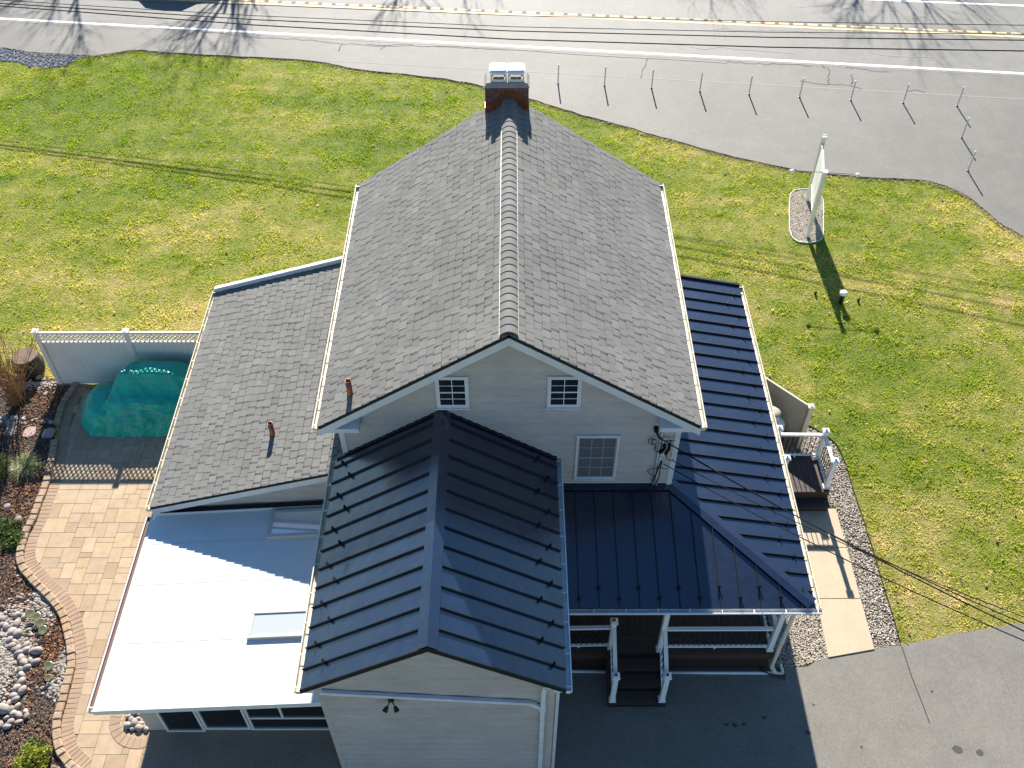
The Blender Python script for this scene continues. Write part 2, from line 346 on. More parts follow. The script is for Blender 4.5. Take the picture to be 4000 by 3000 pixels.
# ================================================================== SETTING
S = lambda o: tag(o, kind='structure')
def sheet(name, poly, z, m, z0=None):
    mb = MB()
    if z0 is None:
        mb.add([(x, y, z) for x, y in poly], [tuple(range(len(poly)))])
        o = mb.build(name, m)
        if o.data.polygons[0].normal.z < 0: o.data.flip_normals()
    else:
        mb.prism(poly, z0, z); o = mb.build(name, m)
    return S(o)
sheet('lawn', [(-400, -200), (400, -200), (400, 500), (-400, 500)], 0., M['lawn'])
# --- road and lot (one raised asphalt slab, its lip stands over the lawn)
edge = [(0, 183), (100, 199), (180, 207), (270, 212), (362, 216), (430, 208), (530, 195), (700, 207), (1000, 222), (1245, 240), (1400, 270), (1700, 302), (1893, 336), (2070, 384), (2203, 427), (2384, 477), (2520, 515), (2678, 560), (2836, 603), (3000, 640), (3158, 669), (3407, 692), (3600, 703), (3678, 719), (3746, 748), (3768, 759), (3836, 809), (3904, 867), (4000, 922)]
edgeG = G(edge, .05)
edgeG = [(x+.05*noise.noise(Vector((x*1.3, y*1.3, 0))), y+.10*noise.noise(Vector((x*2.1, 3, 0)))) for x, y in smoothline(edgeG, 5)]
road_poly = [(-160, 56.), (-160, 53.), (-60, 43.2)]+edgeG+[(19.5, 22.5), (23, 20.5), (60, 19.5), (160, 14), (160, 60), (30, 60)]
sheet('road', road_poly, .05, M['lot'], -.05)
dirr = Vector((20.69+22.5, 36.09-41.02, 0)).normalized()
def roadline(px0, px1, w, name, m, z, ext=60):
    a, b = atz(*px0, z), atz(*px1, z); d = (b-a).normalized(); mb = MB(); ribbon(mb, [tuple((a-d*ext)[:2]), tuple((b+d*ext)[:2])], w, z); return S(mb.build(name, m))
# travel lanes: a paler, older surface beyond the shoulder joint
a, b = atz(0, 84, .05), atz(4000, 300, .05); d = (b-a).normalized(); n = Vector((-d.y, d.x, 0)); a -= d*60; b += d*60
sheet('road_lanes', [tuple(a[:2]), tuple(b[:2]), tuple((b+n*9.4)[:2]), tuple((a+n*9.4)[:2])], .054, M['road'])
roadline((0, 72), (4000, 287), .16, 'road_line', M['paint'], .058)
roadline((3452, 0), (4000, 22), .15, 'road_line', M['paint'], .058)
roadline((1000, 3), (4000, 132), .13, 'road_centre_line', M['yellow'], .058)
roadline((1000, 13), (4000, 144), .13, 'road_centre_line', M['yellow'], .058)
roadline((1253, 235), (4000, 387), .05, 'shoulder_joint', M['joint'], .054, 0)
# rumble strip notches milled along the centre lines
a, b = atz(1000, 2, .062), atz(4000, 131, .062); d = (b-a).normalized(); n = Vector((-d.y, d.x, 0)); mb = MB(); t = -30.
while t < (b-a).length+30:
    c = a+d*t+n*.02; mb.add([c-d*.09-n*.10, c+d*.09-n*.10, c+d*.09+n*.06, c-d*.09+n*.06], [(0, 1, 2, 3)]); t += .61
S(mb.build('rumble_strip', mat('rumble_groove', (.20, .16, .12), .9)))
# cracks
mb = MB(); mb2 = MB()
def crack(pts, w, tgt, z=.06):
    g = G(pts, z); out = []
    for i in range(len(g)-1):
        for k in range(6):
            t = k/6; x = g[i][0]*(1-t)+g[i+1][0]*t; y = g[i][1]*(1-t)+g[i+1][1]*t; out.append((x+random.uniform(-.05, .05), y+random.uniform(-.06, .06)))
    out.append(g[-1]); ribbon(tgt, out, w, z)
for c in [[(1000, 145), (1150, 152), (1350, 170), (1500, 180), (1640, 178), (1800, 186), (1985, 192)], [(1335, 172), (1330, 188), (1322, 200)], [(1500, 180), (1488, 193)], [(2528, 226), (2516, 265), (2505, 305)], [(2840, 240), (2900, 245), (3000, 250), (3100, 252), (3170, 258)],
          [(3237, 262), (3236, 300), (3236, 330)], [(3327, 290), (3330, 320), (3325, 330)], [(3120, 317), (3230, 330), (3325, 333), (3370, 348)], [(3540, 358), (3575, 350), (3613, 362)], [(3210, 255), (3225, 268)], [(3310, 262), (3400, 275), (3475, 280)], [(500, 95), (700, 118), (860, 128)], [(860, 130), (940, 140), (1000, 145)]]:
    crack(c, .02, mb)
for c in [[(1430, 170), (1500, 176), (1590, 170), (1640, 180), (1760, 178), (1900, 190), (2060, 196), (2200, 208), (2400, 220), (2600, 230), (2840, 245)], [(2690, 180), (2750, 192), (2810, 184), (2890, 192), (3100, 208)], [(2790, 116), (2820, 111), (2900, 118), (3100, 120), (3200, 132), (3400, 140)], [(3120, 28), (3240, 20), (3300, 30), (3400, 37), (3500, 37)], [(3400, 203), (3450, 215), (3550, 221), (3640, 222)]]:
    ln = smoothline(G(c, .06), 5); ribbon(mb2, ln, .045, .061)
S(mb.build('road_crack', M['crack'])); S(mb2.build('crack_sealant', M['joint']))
# driveway
drv = G([(3222, 2560), (3413, 2530), (3513, 2520), (3600, 2503), (3800, 2465), (4000, 2431)], .02)
dpoly = [(.4, -30), (.4, 10.36), (5.75, 10.28), (6.6, 10.30)]+smoothline(drv, 4)+[(14, 12.0), (22, 13.6), (60, 16), (60, -30)]
sheet('driveway', dpoly, .022, M['drive'], -.05)
mb = MB(); ribbon(mb, G([(3523, 2525), (3560, 2640), (3600, 2740), (3632, 2825)], .026), .022, .027); S(mb.build('driveway_crack', M['crack']))
mb = MB()
for px, py, r in [(3157, 2861, .07), (3364, 2917, .035), (3743, 2928, .11), (3828, 2937, .09), (3640, 2700, .03), (2870, 2832, .06), (2905, 2828, .05), (2838, 2830, .05), (3177, 2752, .03), (2985, 2802, .05)]:
    c = atz(px, py, .026); k = 9; mb.add([(c.x+r*(1+.3*random.uniform(-1, 1))*math.cos(6.283*i/k), c.y+r*.8*(1+.3*random.uniform(-1, 1))*math.sin(6.283*i/k), .0262) for i in range(k)], [tuple(range(k))])
S(mb.build('oil_stain', M['manual']))
# concrete walk beside the porch
mb = MB()
for y0, y1 in [(10.60, 12.02), (12.035, 13.45), (13.465, 14.62)]:
    xl = 7.17 if y0 > 11 else 7.17
    if y0 < 11: mb.prism([(7.12, 10.52), (8.22, 10.72), (8.22, y1), (xl, y1)], -.02, .045)
    else: mb.prism([(xl, y0), (8.22, y0), (8.22, y1), (xl, y1)], -.02, .045)
S(mb.build('walkway', M['concrete'], bevel=.006))
# gravel strips
gr1 = [(8.225, 10.72), (8.84, 10.86)]+G([(3480, 2400), (3440, 2270), (3405, 2150), (3370, 2040), (3330, 1920), (3300, 1820), (3262, 1740), (3200, 1690), (3140, 1660)])+[(7.0, 16.9), (6.1, 17.0), (6.1, 14.7), (8.22, 14.7)]
gr2 = [(5.75, 10.30), (6.5, 10.32), (7.17, 10.55), (7.17, 14.7), (5.75, 14.7)]
sheet('gravel_bed', gr1, .006, M['gravel_base']); sheet('gravel_bed', gr2, .006, M['gravel_base'])
gp = np.concatenate([scatter(gr1, 26000, .01), scatter(gr2, 14000, .01)])
tag(pebbles('gravel', gp, .018, .052, M['gravel'], ICO), 'tan and grey gravel beside the walkway', 'gravel', kind='stuff')
# landscape edging along the gravel
mb = MB(); ed = smoothline([(8.85, 10.86)]+G([(3484, 2400), (3444, 2270), (3409, 2150), (3374, 2040), (3334, 1920), (3304, 1820), (3266, 1740), (3203, 1690), (3143, 1655), (3080, 1600), (3000, 1480)]), 4); ribbon(mb, ed, .012, 0, .05)
tag(mb.build('gravel_edging', M['black']), 'thin black edging strip between gravel and lawn', 'edging')
gr3 = G([(0, 187), (100, 203), (180, 211), (280, 216), (360, 220), (300, 236), (250, 262), (170, 268), (110, 262), (70, 245), (0, 238)])
gr3 = [(-30, gr3[0][1]+.6)]+gr3+[(-30, gr3[-1][1]+.4)]
sheet('shoulder_gravel_bed', gr3, .006, M['greygravel']); p = scatter(gr3, 14000, .01); tag(pebbles('shoulder_gravel', p, .03, .09, M['greygravel']), 'grey stone gravel where lawn meets road shoulder', 'gravel', kind='stuff')

# --- patio
wall1 = G([(300, 1490), (294, 1500), (271, 1536), (240, 1590), (221, 1663)], .1)
wall2 = G([(216, 1717), (206, 1771), (194, 1825), (181, 1884), (154, 1952), (140, 1997), (118, 2042), (95, 2092), (81, 2142), (79, 2178), (90, 2219), (118, 2250), (149, 2286), (194, 2327), (226, 2368), (253, 2417), (267, 2472), (276, 2530), (280, 2585), (271, 2634), (258, 2684), (244, 2738), (231, 2783), (222, 2824), (222, 2860), (226, 2896), (240, 2942), (271, 2982), (307, 3014)], .1)
W1 = smoothline(wall1, 4); W2 = smoothline(wall2, 4)
full = smoothline(wall1+wall2, 4)
inner = offset(full, .07)       # patio side of the wall
bo = offset(full, .20)
patio_poly = inner+[(-10.3, 7.3), (-7.0, 7.3), (-7.0, 18.95), (-11.9, 19.02)]
sheet('patio_bed', patio_poly, .018, M['paver_joint'], -.03)
field = bo+[(-9.6, 7.95), (-7.0, 7.95), (-7.0, 18.95), (-11.6, 19.0)]
def pavers(name, poly, u=.148, gap=.006, z0=.0, z1=.030):
    xs = [p[0] for p in poly]; ys = [p[1] for p in poly]; x0, y0 = min(xs)-.5, min(ys)-.5; nx = int((max(xs)-x0)/u)+4; ny = int((max(ys)-y0)/u)+4
    occ = np.zeros((nx+4, ny+4), bool); mb = MB(); rr = random.Random(3)
    sizes = [(3, 3), (3, 2), (2, 3), (2, 2), (2, 1), (1, 2), (4, 3), (3, 1)]
    wts = [7, 7, 5, 5, 1, .3, 4, 1]
    P = np.array(poly)
    for j in range(ny):
        i = 0
        while i < nx:
            if occ[i, j]: i += 1; continue
            for tr in range(12):
                w, h = rr.choices(sizes, wts)[0]
                if not occ[i:i+w, j:j+h].any(): break
            else: w = h = 1
            occ[i:i+w, j:j+h] = True; cx, cy = x0+(i+w/2)*u, y0+(j+h/2)*u
            if pip(np.array([cx]), np.array([cy]), poly)[0]:
                a = (w*u-gap)/2; b_ = (h*u-gap)/2; e = .004; zz = z1+rr.uniform(-.0015, .0015)
                vs = [(cx-a, cy-b_, z0), (cx+a, cy-b_, z0), (cx+a, cy+b_, z0), (cx-a, cy+b_, z0), (cx-a, cy-b_, zz-e), (cx+a, cy-b_, zz-e), (cx+a, cy+b_, zz-e), (cx-a, cy+b_, zz-e), (cx-a+e, cy-b_+e, zz), (cx+a-e, cy-b_+e, zz), (cx+a-e, cy+b_-e, zz), (cx-a+e, cy+b_-e, zz)]
                mb.add(vs, [(8, 9, 10, 11), (4, 5, 9, 8), (5, 6, 10, 9), (6, 7, 11, 10), (7, 4, 8, 11), (0, 1, 5, 4), (1, 2, 6, 5), (2, 3, 7, 6), (3, 0, 4, 7)])
            i += w
    return S(mb.build(name, M['paver']))
pavers('patio_paving', field)
def bricks(name, line, d0, d1, step, z0, z1, m, jit=0):
    mb = MB(); L = [0.]
    for i in range(1, len(line)): L.append(L[-1]+math.dist(line[i], line[i-1]))
    def at(s_):
        s_ = min(max(s_, 0), L[-1]); i = max(1, next((k for k in range(1, len(L)) if L[k] >= s_), len(L)-1)); t = (s_-L[i-1])/max(1e-6, L[i]-L[i-1])
        a = Vector(line[i-1]); b = Vector(line[i]); p = a.lerp(b, t); t_ = (Vector(line[min(i+1, len(line)-1)])-Vector(line[max(i-2, 0)])).normalized(); return p, Vector((-t_.y, t_.x))
    s_ = 0.
    while s_ < L[-1]-step*.5:
        w = step*(1+random.uniform(-jit, jit)); p0, n0 = at(s_+.004); p1, n1 = at(s_+w-.004); j = random.uniform(-.01, .01) if jit else 0
        q = [p0+n0*(d0+j), p1+n1*(d0+j), p1+n1*(d1+j), p0+n0*(d1+j)]; zt = z1+(random.uniform(-.012, .012) if jit else 0)
        mb.hexa([(v.x, v.y, z0) for v in q]+[(v.x, v.y, zt) for v in q]); s_ += w
    return mb.build(name, m, bevel=.004 if not jit else .02)
S(bricks('patio_border', full, .075, .335, .115, 0., .036, M['border']))
# border and stone pocket at the sunroom corner
pk = smoothline(G([(588, 2870), (545, 2884), (492, 2868), (470, 2826), (478, 2790), (500, 2760), (520, 2730)], .03), 5)
S(bricks('pocket_border', pk[::-1], -.0, -.235, .115, 0., .0375, M['border']))
S(bricks('patio_border', [(-9.75, 7.9), (-9.0, 7.72), (-8.5, 7.68), (-7.78, 7.68)], -.01, .235, .115, 0., .0365, M['border']))
def wallseg(line, label):
    o = bricks('garden_wall', line, -.10, .08, .20, -.02, .13, M['wallstone'], .25); return tag(o, label, 'garden wall')
wallseg(W1, 'short low wall of tumbled stones at the fence end, in shade'); wallseg(W2, 'long low winding wall of tumbled tan stones along patio')
slabp = [(-7.80, 8.85), (-7.79, 8.4), (-7.82, 8.0), (-7.83, -5), (-3.3, -5), (-3.3, 8.85)]
sheet('concrete_pad', slabp, .05, M['aggregate'], -.05)
# garden bed
bed = [(-30, 19.2), (-12.98, 19.28), (-12.2, 18.98)]+offset(full, -.05)+[(-30, 6.6)]
sheet('garden_bed', bed, .012, M['mulch'])
chips_poly = [(-15.5, 19.1)]+[(-12.98, 19.1), (-12.2, 18.95)]+offset(full, -.10)+[(-15.5, 7.0)]
def chipmesh(name, P, smin, smax, m, tilt=.6, asp=.4):
    n = len(P); a = rng.uniform(0, 6.28, n); s = rng.uniform(smin, smax, n); w = s*asp*rng.uniform(.6, 1.4, n); tl = rng.uniform(-tilt, tilt, n); tw = rng.uniform(-tilt, tilt, n)
    dx = np.stack([np.cos(a)*np.cos(tl), np.sin(a)*np.cos(tl), np.sin(tl)], -1)*s[:, None]/2; dy = np.stack([-np.sin(a)*np.cos(tw), np.cos(a)*np.cos(tw), np.sin(tw)], -1)*w[:, None]/2
    V = np.stack([P-dx-dy, P+dx-dy, P+dx+dy, P-dx+dy], 1); return npmesh(name, V.reshape(-1, 3), np.arange(n*4).reshape(n, 4), m)
P = scatter(chips_poly, 100000, .02); P[:, 2] += rng.uniform(0, .03, len(P))
tag(chipmesh('mulch', P, .02, .055, M['chips']), 'dark shredded bark mulch over the garden bed', 'mulch', kind='stuff')
lit = []
for px, py, r, k in [(100, 1640, .45, 900), (230, 1540, .35, 600), (170, 1520, .3, 300), (60, 1930, .9, 2200), (150, 1900, .4, 700), (100, 2290, .6, 1500), (210, 2480, .4, 900), (190, 2560, .45, 1000), (130, 2600, .4, 500), (50, 2050, .4, 500), (60, 2950, .5, 350), (130, 2890, .4, 300)]:
    c = atz(px, py); q = np.stack([rng.normal(c.x, r, k), rng.normal(c.y, r, k), rng.uniform(.02, .06, k)], -1); lit.append(q[pip(q[:, 0], q[:, 1], chips_poly)])
tag(chipmesh('leaf_litter', np.concatenate(lit), .03, .08, M['litter'], .9, .45), 'russet dead leaves lying over the garden bed', 'leaf litter', kind='stuff')

# pebble patches (small) and countable river cobbles (large)
pb = []
for px, py, rx, ry, k in [(175, 2330, .22, .3, 260), (200, 2380, .2, .3, 200), (15, 2560, .55, 1.1, 2600), (245, 2600, .15, .45, 180), (215, 2690, .2, .2, 120), (120, 1495, .9, .2, 700), (200, 1490, .4, .16, 260), (30, 1500, .6, .3, 500), (20, 1650, .5, .16, 200)]:
    c = atz(px, py); q = np.stack([c.x+rng.normal(0, rx*.6, k), c.y+rng.normal(0, ry*.6, k), np.full(k, .02)], -1); pb.append(q[pip(q[:, 0], q[:, 1], chips_poly)])
tag(pebbles('pebbles', np.concatenate(pb), .04, .10, M['cobble_s'], ICO1), 'small pale pebbles spread among the garden mulch', 'pebbles', kind='stuff')
stone_meshes = []
for k in range(6):
    V0, F0 = ICO2; r = random.Random(k); s = np.array([1., r.uniform(.65, .85), r.uniform(.5, .62)]); V = V0.copy(); off = r.random()*10
    V = np.array([v*(1+.16*noise.noise(Vector(v)*1.1+Vector((off, 0, 0)))) for v in V])*s*.5
    me = bpy.data.meshes.new('river_stone'); me.from_pydata([tuple(v) for v in V], [], [tuple(f) for f in F0]); me.polygons.foreach_set('use_smooth', [True]*len(me.polygons)); me.materials.append(M['cobble']); stone_meshes.append(me)
stones = [(0, 2415, .14), (12, 2422, .2), (5, 2446, .2), (25, 2450, .2), (8, 2485, .15), (68, 2405, .2), (95, 2413, .2), (68, 2440, .26), (50, 2472, .26), (73, 2478, .26), (40, 2500, .2), (58, 2508, .18), (48, 2525, .22), (60, 2540, .2), (72, 2535, .2), (74, 2555, .24), (105, 2520, .2), (104, 2540, .22), (120, 2548, .17), (147, 2545, .30), (85, 2575, .26), (95, 2590, .24), (120, 2583, .2), (142, 2588, .24), (110, 2608, .22), (82, 2618, .2), (86, 2640, .22), (86, 2665, .22), (68, 2690, .24), (90, 2700, .26), (55, 2722, .22), (38, 2748, .18), (62, 2735, .22), (70, 2762, .2), (45, 2775, .22), (15, 2772, .3), (55, 2790, .2), (75, 2795, .22), (102, 2780, .15), (105, 2798, .17), (28, 2805, .15), (45, 2823, .2), (75, 2822, .18), (5, 2832, .18), (30, 2840, .2), (112, 2462, .14), (120, 2440, .12), (70, 1570, .14), (90, 1640, .18), (55, 1636, .2), (20, 1632, .2), (140, 1640, .12), (172, 1650, .16), (200, 1651, .17), (185, 1640, .1), (73, 2038, .28), (20, 2052, .14), (173, 1487, .16), (150, 1476, .18), (120, 1490, .15)]
pocket = [(505, 2800, .16), (520, 2790, .16), (515, 2815, .18), (500, 2835, .2), (527, 2825, .22), (545, 2790, .14), (540, 2810, .15), (550, 2830, .18), (545, 2845, .2), (565, 2842, .15), (520, 2848, .14), (572, 2850, .15), (560, 2815, .14), (560, 2795, .13), (530, 2770, .14), (512, 2765, .13), (547, 2770, .14), (570, 2830, .13)]
def put_stone(px, py, s, label, grp):
    c = atz(px, py, .03); o = bpy.data.objects.new('river_stone', random.choice(stone_meshes)); COL.objects.link(o); s *= .95
    o.location = (c.x, c.y, .02+s*.22); o.rotation_euler = (random.uniform(-.2, .2), random.uniform(-.2, .2), random.uniform(0, 3)); o.scale = (s, s, s); tag(o, label, 'stone', grp)
for px, py, s in stones: put_stone(px, py, s, 'smooth pale grey river stone lying in the garden bed', 'river stones in the garden bed')
for px, py, s in pocket: put_stone(px, py, s, 'smooth pale river stone in the pocket by the sunroom corner', 'river stones in the corner pocket')
sheet('corner_pocket', G([(588, 2856), (500, 2860), (492, 2820), (500, 2780), (520, 2740), (575, 2740)], .039), .039, M['soil'])
def flagstone(px, py, rx, ry, label, seed):
    r = random.Random(seed); c = atz(px, py, .03); k = 12; mb = MB()
    mb.prism([(c.x+rx*(1+r.uniform(-.1, .1))*math.copysign(abs(math.cos(6.283*i/k))**.7, math.cos(6.283*i/k)), c.y+ry*(1+r.uniform(-.1, .1))*math.copysign(abs(math.sin(6.283*i/k))**.7, math.sin(6.283*i/k))) for i in range(k)], -.0, .05)
    tag(mb.build('stepping_stone', M['flag'], bevel=.01), label, 'stepping stone', 'stepping stones to the patio')
flagstone(190, 1692, .17, .19, 'pinkish stepping stone beside the patio wall gap, in shade', 1)
flagstone(116, 1688, .165, .20, 'pinkish stepping stone in the middle of the three, sunlit', 2)
flagstone(45, 1682, .17, .19, 'stepping stone farthest left, striped by the twig shadows', 3)

# --- grass and fallen leaves
house_poly = [(-7.7, 7.9), (-7.7, 19.5), (-3.5, 19.5), (-3.5, 20.3), (3.4, 20.3), (3.4, 19.6), (5.8, 19.6), (5.8, 7.9)]
isl_poly_px = [(3105, 745), (3085, 770), (3082, 850), (3084, 900), (3092, 925), (3112, 945), (3145, 951), (3170, 950), (3200, 942), (3214, 925), (3216, 860), (3215, 790), (3205, 770), (3180, 750), (3150, 742)]
island = smoothline(G(isl_poly_px+[isl_poly_px[0]]), 4)
def visible(x, y, z=0., mg=120):
    d = np.stack([x, y, np.full_like(x, z)-CAMH], -1); w = d@CF; u = 2000+FPX*(d@CR)/w; v = 1500-FPX*(d@CU)/w
    return (u > -mg) & (u < 4000+mg) & (v > -mg) & (v < 3000+mg) & (w > 0)
def in_lawn(x, y):
    k = visible(x, y)
    for p in (road_poly, dpoly, patio_poly, gr1, gr2, [(6.9, 10.4), (8.4, 10.6), (8.4, 15), (6.9, 15)], gr3, slabp, bed, house_poly, island): k &= ~pip(x, y, p)
    return k
GN = rng.random((260, 260)); 
def clump(x, y):
    def look(c):
        u = (x+40)/c; v = (y-5)/c; i = np.floor(u).astype(int); j = np.floor(v).astype(int); fu = u-i; fv = v-j; fu = fu*fu*(3-2*fu); fv = fv*fv*(3-2*fv); g = lambda a, b: GN[a % 260, b % 260]
        return (g(i, j)*(1-fu)+g(i+1, j)*fu)*(1-fv)+(g(i, j+1)*(1-fu)+g(i+1, j+1)*fu)*fv
    t = .5*look(.23)+.5*look(.61); return .45+2.2*t**2.2
N = 1500000
x = rng.uniform(-26, 25, N); y = rng.uniform(9.5, 43, N); k = in_lawn(x, y); x, y = x[k], y[k]
# thin them out where the turf is worn
den = np.array([1.0])
n = len(x); h = rng.uniform(.015, .05, n)*clump(x, y); w = rng.uniform(.010, .024, n); an = rng.uniform(0, 6.28, n); le = rng.uniform(.1, 1., n)*h*1.3; la = rng.uniform(0, 6.28, n)
B = np.stack([x, y, np.zeros(n)], -1); dx = np.stack([np.cos(an)*w, np.sin(an)*w, np.zeros(n)], -1); tp = B+np.stack([np.cos(la)*le, np.sin(la)*le, h], -1)
V = np.stack([B-dx, B+dx, tp], 1).reshape(-1, 3)
tag(npmesh('grass', V, np.arange(n*3).reshape(n, 3), M['blade']), 'yellow green winter lawn grass around the house', 'grass', kind='stuff')
xx = rng.uniform(-26, 25, 2600); yy = rng.uniform(9.5, 43, 2600); k = in_lawn(xx, yy); P = np.stack([xx[k], yy[k], rng.uniform(.04, .06, k.sum())], -1)
tag(chipmesh('fallen_leaves', P, .03, .085, M['leaf_dead'], .5, .7), 'scattered pale and brown dead leaves on the lawn', 'leaves', kind='stuff')
# straw edge where grass overhangs the lot
ee = np.array(edgeG[6:]); idx = rng.integers(0, len(ee)-1, 4500); t = rng.random(4500)[:, None]; P2 = ee[idx]*(1-t)+ee[idx+1]*t; P2 += rng.normal(0, .05, P2.shape)-np.array([[.03, .08]]); P = np.stack([P2[:, 0], P2[:, 1], rng.uniform(.02, .06, len(P2))], -1)
M['straw'] = mat('dry_straw', (.5, .40, .24), .85, .2, isl=[.6, 1.1, 1.4, .8], transl=.3)
tag(chipmesh('dry_grass', P, .03, .09, M['straw'], .8, .15), 'dry straw coloured grass fringe along the asphalt edge', 'grass', kind='stuff')

# ================================================================== HOUSE
HX = -.075; house = empty('house', (HX, 12.7, 0), 'beige sided house with grey shingle and black metal roofs', 'house')
part = lambda mb, name, m, parent=house, **kw: mb.build(name, m, parent, **kw)
def siding(name, A, B, nrm, z0, zt, step=.105, parent=house, m=None, lab=None):
    """lapped boards on the wall from A to B (plan), top given by pieces [(s, z)...]"""
    A = Vector((*A, 0)); B = Vector((*B, 0)); L = (B-A).length; d = (B-A)/L; nn = Vector((*nrm, 0)); mb = MB()
    def srange(z):
        xs = []
        for (s0, a), (s1, b) in zip(zt[:-1], zt[1:]):
            if a >= z and b >= z: xs += [s0, s1]
            elif (a-z)*(b-z) < 0: t = (z-a)/(b-a); xs += [s0+t*(s1-s0)]+([s0] if a > z else [s1])
        return (min(xs), max(xs)) if xs else None
    z = z0; zmax = max(p[1] for p in zt)
    while z < zmax-.02:
        za, zb = z, min(z+step, zmax-.005); r0 = srange(za+.001); r1 = srange(zb)
        if not r0: break
        if not r1: r1 = ((r0[0]+r0[1])/2,)*2
        o = nn*.030; i = nn*.003
        P = lambda s_, zz, off: A+d*s_+off+Vector((0, 0, zz))
        mb.add([P(r0[0], za, o), P(r0[1], za, o), P(r1[1], zb, i), P(r1[0], zb, i), P(r0[0], za, i), P(r0[1], za, i)], [(0, 1, 2, 3), (4, 5, 1, 0)])
        z += step
    o = mb.build(name, m or M['siding'], parent)
    return o
def plainwall(name, quads, parent=house, m=None):
    mb = MB()
    for q in quads: mb.add(q, [tuple(range(len(q)))])
    return mb.build(name, m or M['siding'], parent)

# ---- main block
YF, YB = 12.40, 20.42; RZ = 8.42; SL = .67; HW = 3.76; EZ = RZ-SL*HW; WX0, WX1, WY = -3.50, 3.37, 12.70
def zmain(x): return RZ-SL*abs(x-HX)
def shingles(name, O, U, Vv, W, L, parent, expo=.19, base_name=None):
    """courses of tabs on the plane O + u*U + v*Vv, v runs up the slope"""
    O = Vector(O); U = Vector(U).normalized(); Vv = Vector(Vv).normalized(); Nn = U.cross(Vv).normalized()
    if Nn.z < 0: Nn = -Nn
    mb = MB(); nc = int(math.ceil(L/expo)); rr = random.Random(name); P = lambda u, v, h: O+U*u+Vv*v+Nn*h
    for c in range(nc):
        v0 = c*expo; v1 = min(v0+expo-.017, L); u = -((c*.5) % 1)*.23-rr.uniform(0, .04); mb0 = len(mb.v)
        while u < W:
            w = .228+rr.choice([-.03, -.01, 0, 0, .01, .03]); a, b = max(u, 0), min(u+w, W)
            if b-a > .02:
                t = rr.choice([.015, .018, .022, .026]); g = rr.choice([.011, .011, .015])
                a2 = a+g/2 if u > 0 else a; b2 = b-g/2 if u+w < W else b; sk = .0
                if rr.random() < .42 and b2-a2 > .15:      # a doubled shadow band beside the tab
                    k = .028; mb.hexa([P(a2, v0+.02, 0), P(a2+k-.008, v0+.02, 0), P(a2+k-.008, v1, 0), P(a2, v1, 0), P(a2, v0+.02, t*.8), P(a2+k-.008, v0+.02, t*.8), P(a2+k-.008, v1, .003), P(a2, v1, .003)]); a2 += k+.004
                mb.hexa([P(a2, v0, 0), P(b2, v0, 0), P(b2, v1, 0), P(a2, v1, 0), P(a2, v0, t), P(b2, v0, t), P(b2, v1, .005), P(a2, v1, .005)])
            u += w
    return mb.build(name, M['shingle'], parent)
mb = MB()
for sgn in (-1, 1):
    xe = HX+sgn*HW; mb.slab([(HX, YF, RZ), (xe, YF, EZ), (xe, YB, EZ), (HX, YB, RZ)], .07)
mroof = part(mb, 'main_roof', M['shingle_base'])
LS = HW*math.hypot(1, SL)
shingles('shingle_field', (HX-HW, YF, EZ+.003), (0, 1, 0), (1, 0, SL), YB-YF, LS, mroof)
shingles('shingle_field', (HX+HW, YF, EZ+.003), (0, 1, 0), (-1, 0, SL), YB-YF, LS, mroof)
# ridge vent with cap shingles
mb = MB(); mb.add([], []); y = YF+.0; prof = [(-.17, -.085), (-.115, -.035), (-.055, .0), (0, .012), (.055, .0), (.115, -.035), (.17, -.085)]
while y < 20.15:
    o = len(mb.v); y1 = min(y+.225, 20.2); lift = .018
    for (yy, h) in ((y, lift), (y+.27, .0)):
        for px_, pz in prof: mb.v.append((HX+px_, yy, RZ+.055+pz+h))
    for px_, pz in prof: mb.v.append((HX+px_, y, RZ+.055+pz+lift-.022))
    for k in range(6): mb.f.append((o+k, o+k+1, o+k+8, o+k+7)); mb.f.append((o+14+k, o+15+k, o+k+1, o+k))
    y += .205
part(mb, 'ridge_cap', M['shingle'], mroof)
for sgn in (-1, 1):
    mb = MB(); mb.beam((HX+sgn*.172, YF+.02, RZ-.172*SL+.035), (HX+sgn*.172, 20.18, RZ-.172*SL+.035), .006, .035); part(mb, 'sunlit_vent_edge', M['gutter'], mroof)  # pale strips stand in for sun catching the vent edges
# walls
siding('front_wall', (WX0, WY), (WX1, WY), (0, -1), 3.2, [(0, zmain(WX0)-.12), (HX-WX0, RZ-.12), (WX1-WX0, zmain(WX1)-.12)])
plainwall('side_wall', [[(WX0, WY, 0), (WX0, 20.15, 0), (WX0, 20.15, EZ-.05), (WX0, WY, EZ-.05)], [(WX1, WY, 0), (WX1, 20.15, 0), (WX1, 20.15, EZ-.05), (WX1, WY, EZ-.05)]])
plainwall('rear_wall', [[(WX0, 20.15, 0), (WX1, 20.15, 0), (WX1, 20.15, zmain(WX1)-.1), (HX, 20.15, RZ-.1), (WX0, 20.15, zmain(WX0)-.1)]])
plainwall('lower_front_wall', [[(WX0, WY+.01, 0), (WX1, WY+.01, 0), (WX1, WY+.01, 3.3), (WX0, WY+.01, 3.3)]])
for x0_, x1_ in ((WX1-.10, WX1+.012), (WX0-.012, WX0+.10)):
    mb = MB(); mb.box(x0_, x1_, WY-.032, WY+.05, 3.2, EZ-.06); part(mb, 'corner_board', M['trim'])
